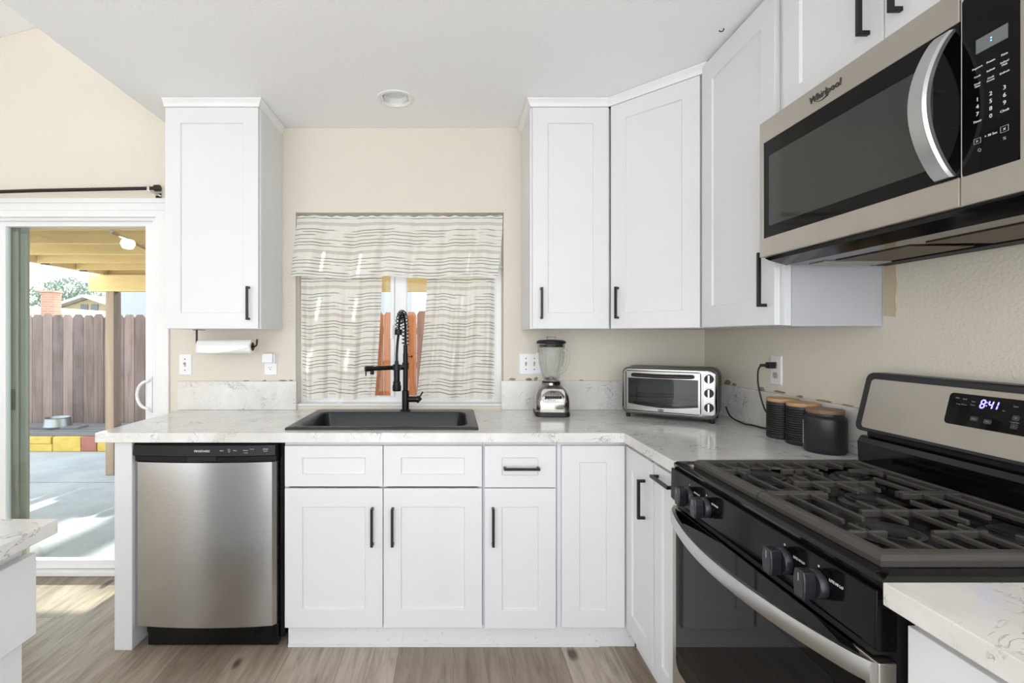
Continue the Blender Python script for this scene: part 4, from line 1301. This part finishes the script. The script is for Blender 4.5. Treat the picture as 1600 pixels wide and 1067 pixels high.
# loose sheet with a diagonal torn edge
sh_ = BM(); vs = {}
for i in range(21):
    u = i/20
    ext = .034+.012*math.sin(u*3.0)-.024*u
    for j in range(7):
        v = j/6
        vs[i, j] = sh_.verts.new((.003+.272*u, -.0372-.003*v, .012-ext*v*1.25))
for i in range(20):
    for j in range(6): sh_.faces.new((vs[i,j], vs[i+1,j], vs[i+1,j+1], vs[i,j+1]))
so = obj('loose_sheet', sh_, MPAPER, pt, 0, 'all')
sd = so.modifiers.new('thick', 'SOLIDIFY'); sd.thickness = .0008

# ceiling can light
cl = thing('recessed_light', 'round white recessed ceiling light above the sink', 'ceiling light', (-.276, 2.335, CZ))
obj('trim_ring', lathe(BM(), [(.066, .004), (.070, -.004), (.076, -.006), (.088, -.004), (.090, -.0005), (.074, -.0004), (.070, .004), (.066, .004)], 56), MTRIM, cl, 0, True)
obj('baffle', lathe(BM(), [(.066, .0035), (.058, .034), (.056, .034), (.0585, .0045)], 56), MTRIM, cl, 0, True)
obj('diffuser', lathe(BM(), [(0, .030), (.0575, .030), (.0575, .033), (0, .033)], 56), M('frosted_diffuser', (232, 232, 231), .5, var=.01), cl, 0, True)

# ------------------------------------------------------------------ outside
def concrete():
    m = bpy.data.materials.new('patio_concrete'); t = NT(m)
    v = t.co()
    n = t.noise(v, 1.4, 6, .65)
    c = t.ramp(n, [(.3, lin((150, 154, 160))), (.55, lin((170, 174, 179))), (.75, lin((186, 188, 191)))])
    sp2 = t.noise(v, 30, 4)
    c = t.mix(t.ramp(sp2, [(.58, 0.), (.75, .3)]), c, lin((140, 142, 146)))
    t.l(c, t.b.inputs['Base Color']); t.b.inputs['Roughness'].default_value = .8
    t.bump(sp2, .2, .003)
    return m
GZ = -.12
struct('patio', cells([-9, -3.3, 3.5], [2.82, 4.78, 4.80, 9.2], lambda x, y: not (4.78 < y < 4.80), GZ-.1, GZ, 'z'), concrete())
struct('ground', BX(-40, 12, 2.9, 60, GZ-.2, GZ-.102), M('yard_dirt', (150, 140, 122), .9, var=.2))
struct('wall_exterior', BX(-5.5, 1.55, 2.808, 2.815, GZ-.1, -.001), M('stucco', (190, 186, 178), .9))

pc = thing('patio_cover', 'honey coloured wood patio cover with joists, outside the sliding door', 'patio cover', (0, 2.83, GZ))
G = lambda z: z-GZ
roof = BM(); 
_x = -3.62; _r = random.Random(5)
while _x < 1.9:
    _w = _r.choice((.19, .28, .38))
    box(roof, _x, _x+_w, .02, 2.56, G(2.092), G(2.11)); _x += _w+_r.choice((.006, .014, .018))
obj('roof_deck', roof, MROOFD, pc)
for k in range(6):
    y = .06+k*.44
    obj('joist', BX(-3.60, 1.9, y, y+.040, G(1.952), G(2.0915)), MPERG, pc, .003)
obj('beam', BX(-3.76, 1.9, 2.19, 2.28, G(1.780), G(1.9515)), MPERG, pc, .004)
obj('rim_joist', BX(-3.645, -3.605, .02, 2.55, G(1.952), G(2.0915)), MPERG, pc, .003)
hg = BM()
for k in range(6):
    y = .06+k*.44
    prism(hg, [(-3.60, G(1.94)), (-3.52, G(1.94)), (-3.60, G(2.04))], 'y', y+.041, y+.046)
obj('joist_hanger', hg, MBRONZE, pc)
obj('post', BX(-3.592, -3.505, 2.20, 2.30, 0, G(1.7795)), MPOST, pc, .004)
psk = BM(); box(psk, -3.5045, -3.499, 2.198, 2.302, 0, G(1.7795)); 
obj('peeling_side', psk, wood('peeling_dark_paint', (66, 52, 50), (120, 96, 88), 'Z', 6), pc)
obj('post', BX(1.2, 1.29, 2.20, 2.30, 0, G(1.7795)), MPOST, pc, .004)
lt = thing('patio_light', 'white glass bulb light on a metal conduit under the patio cover', 'light', (-2.07, 3.10, 1.915))
obj('conduit', tube(BM(), [(.06, -.24, .018), (-.06, .22, .018), (-.18, .66, .018)], .011, 10), MCHROME, lt, smooth=True)
obj('bulb', lathe(BM(), [(0, -.045), (.030, -.038), (.042, -.012), (.036, .010), (.022, .0165), (0, .0165)], 24), emit_mat('bulb_glow', (255, 255, 252), 1.6), lt, 0, 'all')

def fence(name, x0, x1, y, z0, zt, bw, m, label, seed):
    rnd = random.Random(seed)
    f = thing(name, label, 'fence', (x0, y, z0))
    bd_ = BM(); x = 0
    while x < x1-x0-.02:
        h = zt-z0+rnd.uniform(-.012, .012)
        yo = rnd.uniform(-.004, .004)
        w = bw-.006-rnd.uniform(0, .003)
        prism(bd_, [(x, 0), (x+w, 0), (x+w, h-.045), (x+w*.78, h), (x+w*.22, h), (x, h-.045)], 'y', yo, yo+.018)
        x += bw
    obj('board_panel', bd_, m, f)
    r_ = BM()
    for z in (.3, 1.0, zt-z0-.3): box(r_, 0, x1-x0, .024, .062, z, z+.088)
    obj('rails', r_, m, f)
    k = 0; x = .4
    while x < x1-x0:
        obj('post', BX(x, x+.09, .063, .15, 0, zt-z0-.1), m, f); x += 2.4
    return f
fence('wood_fence', -8.4, -3.2, 7.0, GZ, 1.625, .147, MFENCE, 'wood fence with purplish haze put into its colour, seen through the sliding door', 2)
fence('wood_fence', -3.19, 3.4, 6.6, GZ, 1.645, .150, MFENCE2, 'wood fence with orange sunlight put into its colour, seen between the kitchen curtains', 4)

# low deck on painted blocks
dk = thing('low_deck', 'low grey plank bench platform in front of the purplish fence', 'platform', (-5.5, 6.1, GZ))
pb = BM()
for k in range(5): box(pb, -1.4, 1.30, k*.145, k*.145+.138, .185, .222)
obj('planks', pb, MDECK, dk, .004)
MYEL = M('yellow_block_paint', (206, 176, 84), .8, var=.15, nscale=9); MRED2 = M('faded_red_block_paint', (164, 104, 96), .8, var=.15, nscale=9)
for i, (x, hw, m, lb) in enumerate(((-5.175, .18, MYEL, 'yellow painted block under the deck, below the steel bowl at its far left'), (-4.812, .174, MYEL, 'yellow painted block under the deck, left of the red block'), (-4.535, .096, MRED2, 'faded red painted block under the low deck'), (-4.335, .096, MYEL, 'yellow painted block under the deck, beside the patio post'))):
    bq = BM(); box(bq, -hw, hw, 0, .19, 0, .092 if i == 0 else .183)
    if i == 0: box(bq, -hw+.01, hw-.015, .0, .19, .094, .183)
    o = obj('concrete_block', bq, m, None, .010, loc=(x, 6.06, GZ+.0005))
    tag(o, lb, 'block', 'painted blocks under the low deck')
bdp = obj('wood_board', BX(-.5, .30, -.10, .10, 0, .028), MDECK, None, .003, loc=(-5.20, 6.45, GZ+.2225))
tag(bdp, 'short grey board lying on the low deck under the steel bowl', 'board')
bw_ = obj('pet_bowl', lathe(BM(), [(0, .0005), (.155, .0005), (.150, .02), (.138, .105), (.146, .112), (.138, .114), (.125, .10), (.11, .02), (0, .015)], 40), steel_mat('bowl_steel', (150, 152, 156), .4), None, 0, True, loc=(-5.235, 6.45, GZ+.251))
tag(bw_, 'stainless steel pet bowl sitting on the low deck by the fence', 'bowl')

# neighbours beyond the fence
MSTUC = M('pale_lavender_stucco', (178, 180, 188), .9, var=.03)
MROOFN = M('pale_shingle_roof', (200, 196, 190), .9, var=.06, nscale=20)
MBRICK = None
nh = thing('neighbor_house', 'pale stucco house wall rising just behind the orange-toned fence', 'house', (-2, 10, GZ))
obj('wall', BX(-4.95, 4.5, 0, 4, 0, 3.2), MSTUC, nh)
wf = obj('window_frame', cells([1.15, 1.19, 1.49, 1.53], [1.7, 1.74, 2.34, 2.38], lambda x, z: not (1.19 < x < 1.49 and 1.74 < z < 2.34), -.04, -.001, 'y'), MVINYL, nh)
obj('window_pane', BX(1.188, 1.492, -.02, -.012, 1.738, 2.342), M('bright_pane', (236, 232, 226), .15), wf)
rfn = BM(); prism(rfn, [(-.4, 3.15), (4.4, 3.15), (2.0, 4.3)], 'x', -5.2, 4.8)
obj('roof', rfn, MROOFN, nh)

def brick_mat():
    m = bpy.data.materials.new('chimney_brick'); t = NT(m)
    br = t.n('TexBrick'); tc = t.n('TexCoord'); sep = t.n('SeparateXYZ'); cm = t.n('CombineXYZ')
    t.l(tc.outputs['Object'], sep.inputs[0]); t.l(sep.outputs[0], cm.inputs[0]); t.l(sep.outputs[2], cm.inputs[1])
    t.l(cm.outputs[0], br.inputs[0])
    br.inputs['Color1'].default_value = lin((178, 122, 106)); br.inputs['Color2'].default_value = lin((196, 142, 124)); br.inputs['Mortar'].default_value = lin((190, 172, 160))
    br.inputs['Scale'].default_value = 1; br.inputs['Brick Width'].default_value = .22; br.inputs['Row Height'].default_value = .08; br.inputs['Mortar Size'].default_value = .008
    t.l(br.outputs[0], t.b.inputs['Base Color']); t.b.inputs['Roughness'].default_value = .9
    return m
MBRICK = brick_mat()
rh = thing('neighbor_house', 'bright roofed house with a brick chimney, beyond the purplish fence', 'house', (-13.0, 17, GZ))
obj('wall', BX(-4.6, .7, .3, 5.0, 0, 1.9), MSTUC, rh)
rf = BM(); prism(rf, [(-5.4, 2.45), (-2.6, 2.55), (1.1, 1.92), (1.1, 1.80), (-5.4, 1.80)], 'y', -.1, 5.4)
obj('roof', rf, MROOFN, rh)
obj('chimney', BX(-1.02, -.58, -.45, -.11, 1.2, 2.92), MBRICK, rh, .01)
obj('chimney_cap', BX(-1.06, -.54, -.49, -.07, 2.921, 2.99), MBRICK, rh, .01)
gh = thing('neighbor_house', 'small tan gabled house with a blue fascia, farther off left of the patio post', 'house', (-17.9, 24, GZ))
MTAN = M('tan_gable_siding', (190, 172, 140), .9, var=.03)
gw = BM(); prism(gw, [(-1.6, 0), (2.1, 0), (2.1, 2.6), (.0, 3.28), (-1.6, 2.75)], 'y', 0, 4)
obj('wall', gw, MTAN, gh)
gr = BM(); prism(gr, [(-2.1, 2.62), (.0, 3.32), (2.5, 2.50), (2.5, 2.62), (.0, 3.45), (-2.1, 2.75)], 'y', -.5, 4.2)
obj('roof', gr, MROOFN, gh)
vt = BM(); box(vt, -.42, -.08, -.05, -.001, 2.72, 3.0); box(vt, .08, .42, -.05, -.001, 2.72, 3.0)
obj('gable_vent', vt, M('vent_grey', (120, 122, 128), .7), gh)
obj('fascia', BX(-1.1, 2.1, -.35, -.06, 2.12, 2.50), M('slate_blue_paint', (58, 76, 122), .8), gh)

# tree
def tree(name, x, y, h, rad, label, seed, cz):
    rnd = random.Random(seed)
    tr = thing(name, label, 'tree', (x, y, GZ))
    tb_ = BM(); tube(tb_, [(0, 0, 0), (.1, 0, h*.3), (-.1, .1, h*.55), (.15, 0, h*.8)], [.28, .22, .15, .05], 10)
    for k in range(7):
        a = k*2.4; tube(tb_, [(0, 0, h*(.35+.05*k)), (math.cos(a)*rad*.45, math.sin(a)*rad*.4, h*(.5+.05*k)), (math.cos(a)*rad*.8, math.sin(a)*rad*.7, h*(.6+.045*k))], [.10, .06, .02], 6)
    obj('trunk', tb_, M('bark', (110, 98, 88), .9), tr)
    fb = BM()
    for k in range(5200):
        while True:
            p = Vector((rnd.uniform(-1, 1), rnd.uniform(-1, 1), rnd.uniform(-1, 1)))
            if .2 < p.length < 1: break
        cl_ = math.sin(p.x*7+seed)*math.sin(p.y*6)*math.sin(p.z*8)
        if cl_ < -.12: continue
        q = Vector((p.x*rad, p.y*rad, cz+p.z*h*.33))
        e_ = Euler((rnd.uniform(0, 6.3), rnd.uniform(0, 6.3), rnd.uniform(0, 6.3))).to_matrix()
        s_ = rnd.uniform(.07, .13)
        A = [fb.verts.new(q+e_ @ Vector(v_)) for v_ in ((-s_, 0, 0), (0, -s_*.5, .02), (s_, 0, 0), (0, s_*.5, .02))]
        fb.faces.new(A)
    obj('foliage', fb, M('pale_green_leaves', (126, 142, 128), .7, var=.3, nscale=2), tr)
tree('leafy_tree', -25.2, 32, 5.6, 2.3, 'leafy green tree standing behind the neighbouring roofs', 3, 3.48)

# unseen tall narrow trees added beyond the neighbour's house: they break the low sun into streaks on the patio
def poplar(x, y, h, r, seed, label, group):
    rnd = random.Random(seed)
    tr = thing('sun_streak_poplar', label, 'tree', (x, y, GZ), 0, group)
    obj('trunk', tube(BM(), [(0, 0, 0), (0, 0, h*.5), (0, 0, h*.97)], [.14, .09, .02], 8), M('poplar_bark', (110, 98, 88), .9), tr)
    fb = BM()
    for k in range(2600):
        v = rnd.uniform(.10, 1.0); a = rnd.uniform(0, 6.283)
        rr = r*math.sqrt(rnd.random())*(1 if v < .8 else 1-(v-.8)*3.5)
        q = Vector((rr*math.cos(a), rr*math.sin(a), h*v))
        e_ = Euler((rnd.uniform(0, 6.3), rnd.uniform(0, 6.3), rnd.uniform(0, 6.3))).to_matrix()
        s_ = rnd.uniform(.09, .16)
        fb.faces.new([fb.verts.new(q+e_ @ Vector(v_)) for v_ in ((-s_, 0, 0), (0, -s_*.55, .02), (s_, 0, 0), (0, s_*.55, .02))])
    obj('foliage', fb, MPOP, tr)
MPOP = M('poplar_leaves', (84, 104, 72), .7, var=.25, nscale=2)
for k in range(9):
    poplar(-5.0+k*.74, 15.2, 8.1, .24+.03*(k % 3), 20+k, 'unseen poplar added to streak the sun, in the row beyond the pale stucco house', 'unseen poplars added to streak the sun')

hk = thing('ceiling_hook', 'tiny dark hook in the ceiling beside the right wall cabinets', 'hook', (1.0, 1.80, CZ))
obj('hook', tube(BM(), [(0, 0, -.0005), (0, 0, -.006), (-.004, 0, -.011), (-.012, 0, -.012), (-.018, 0, -.008)], .0018, 8), MBRONZE, hk, 0, 'all')
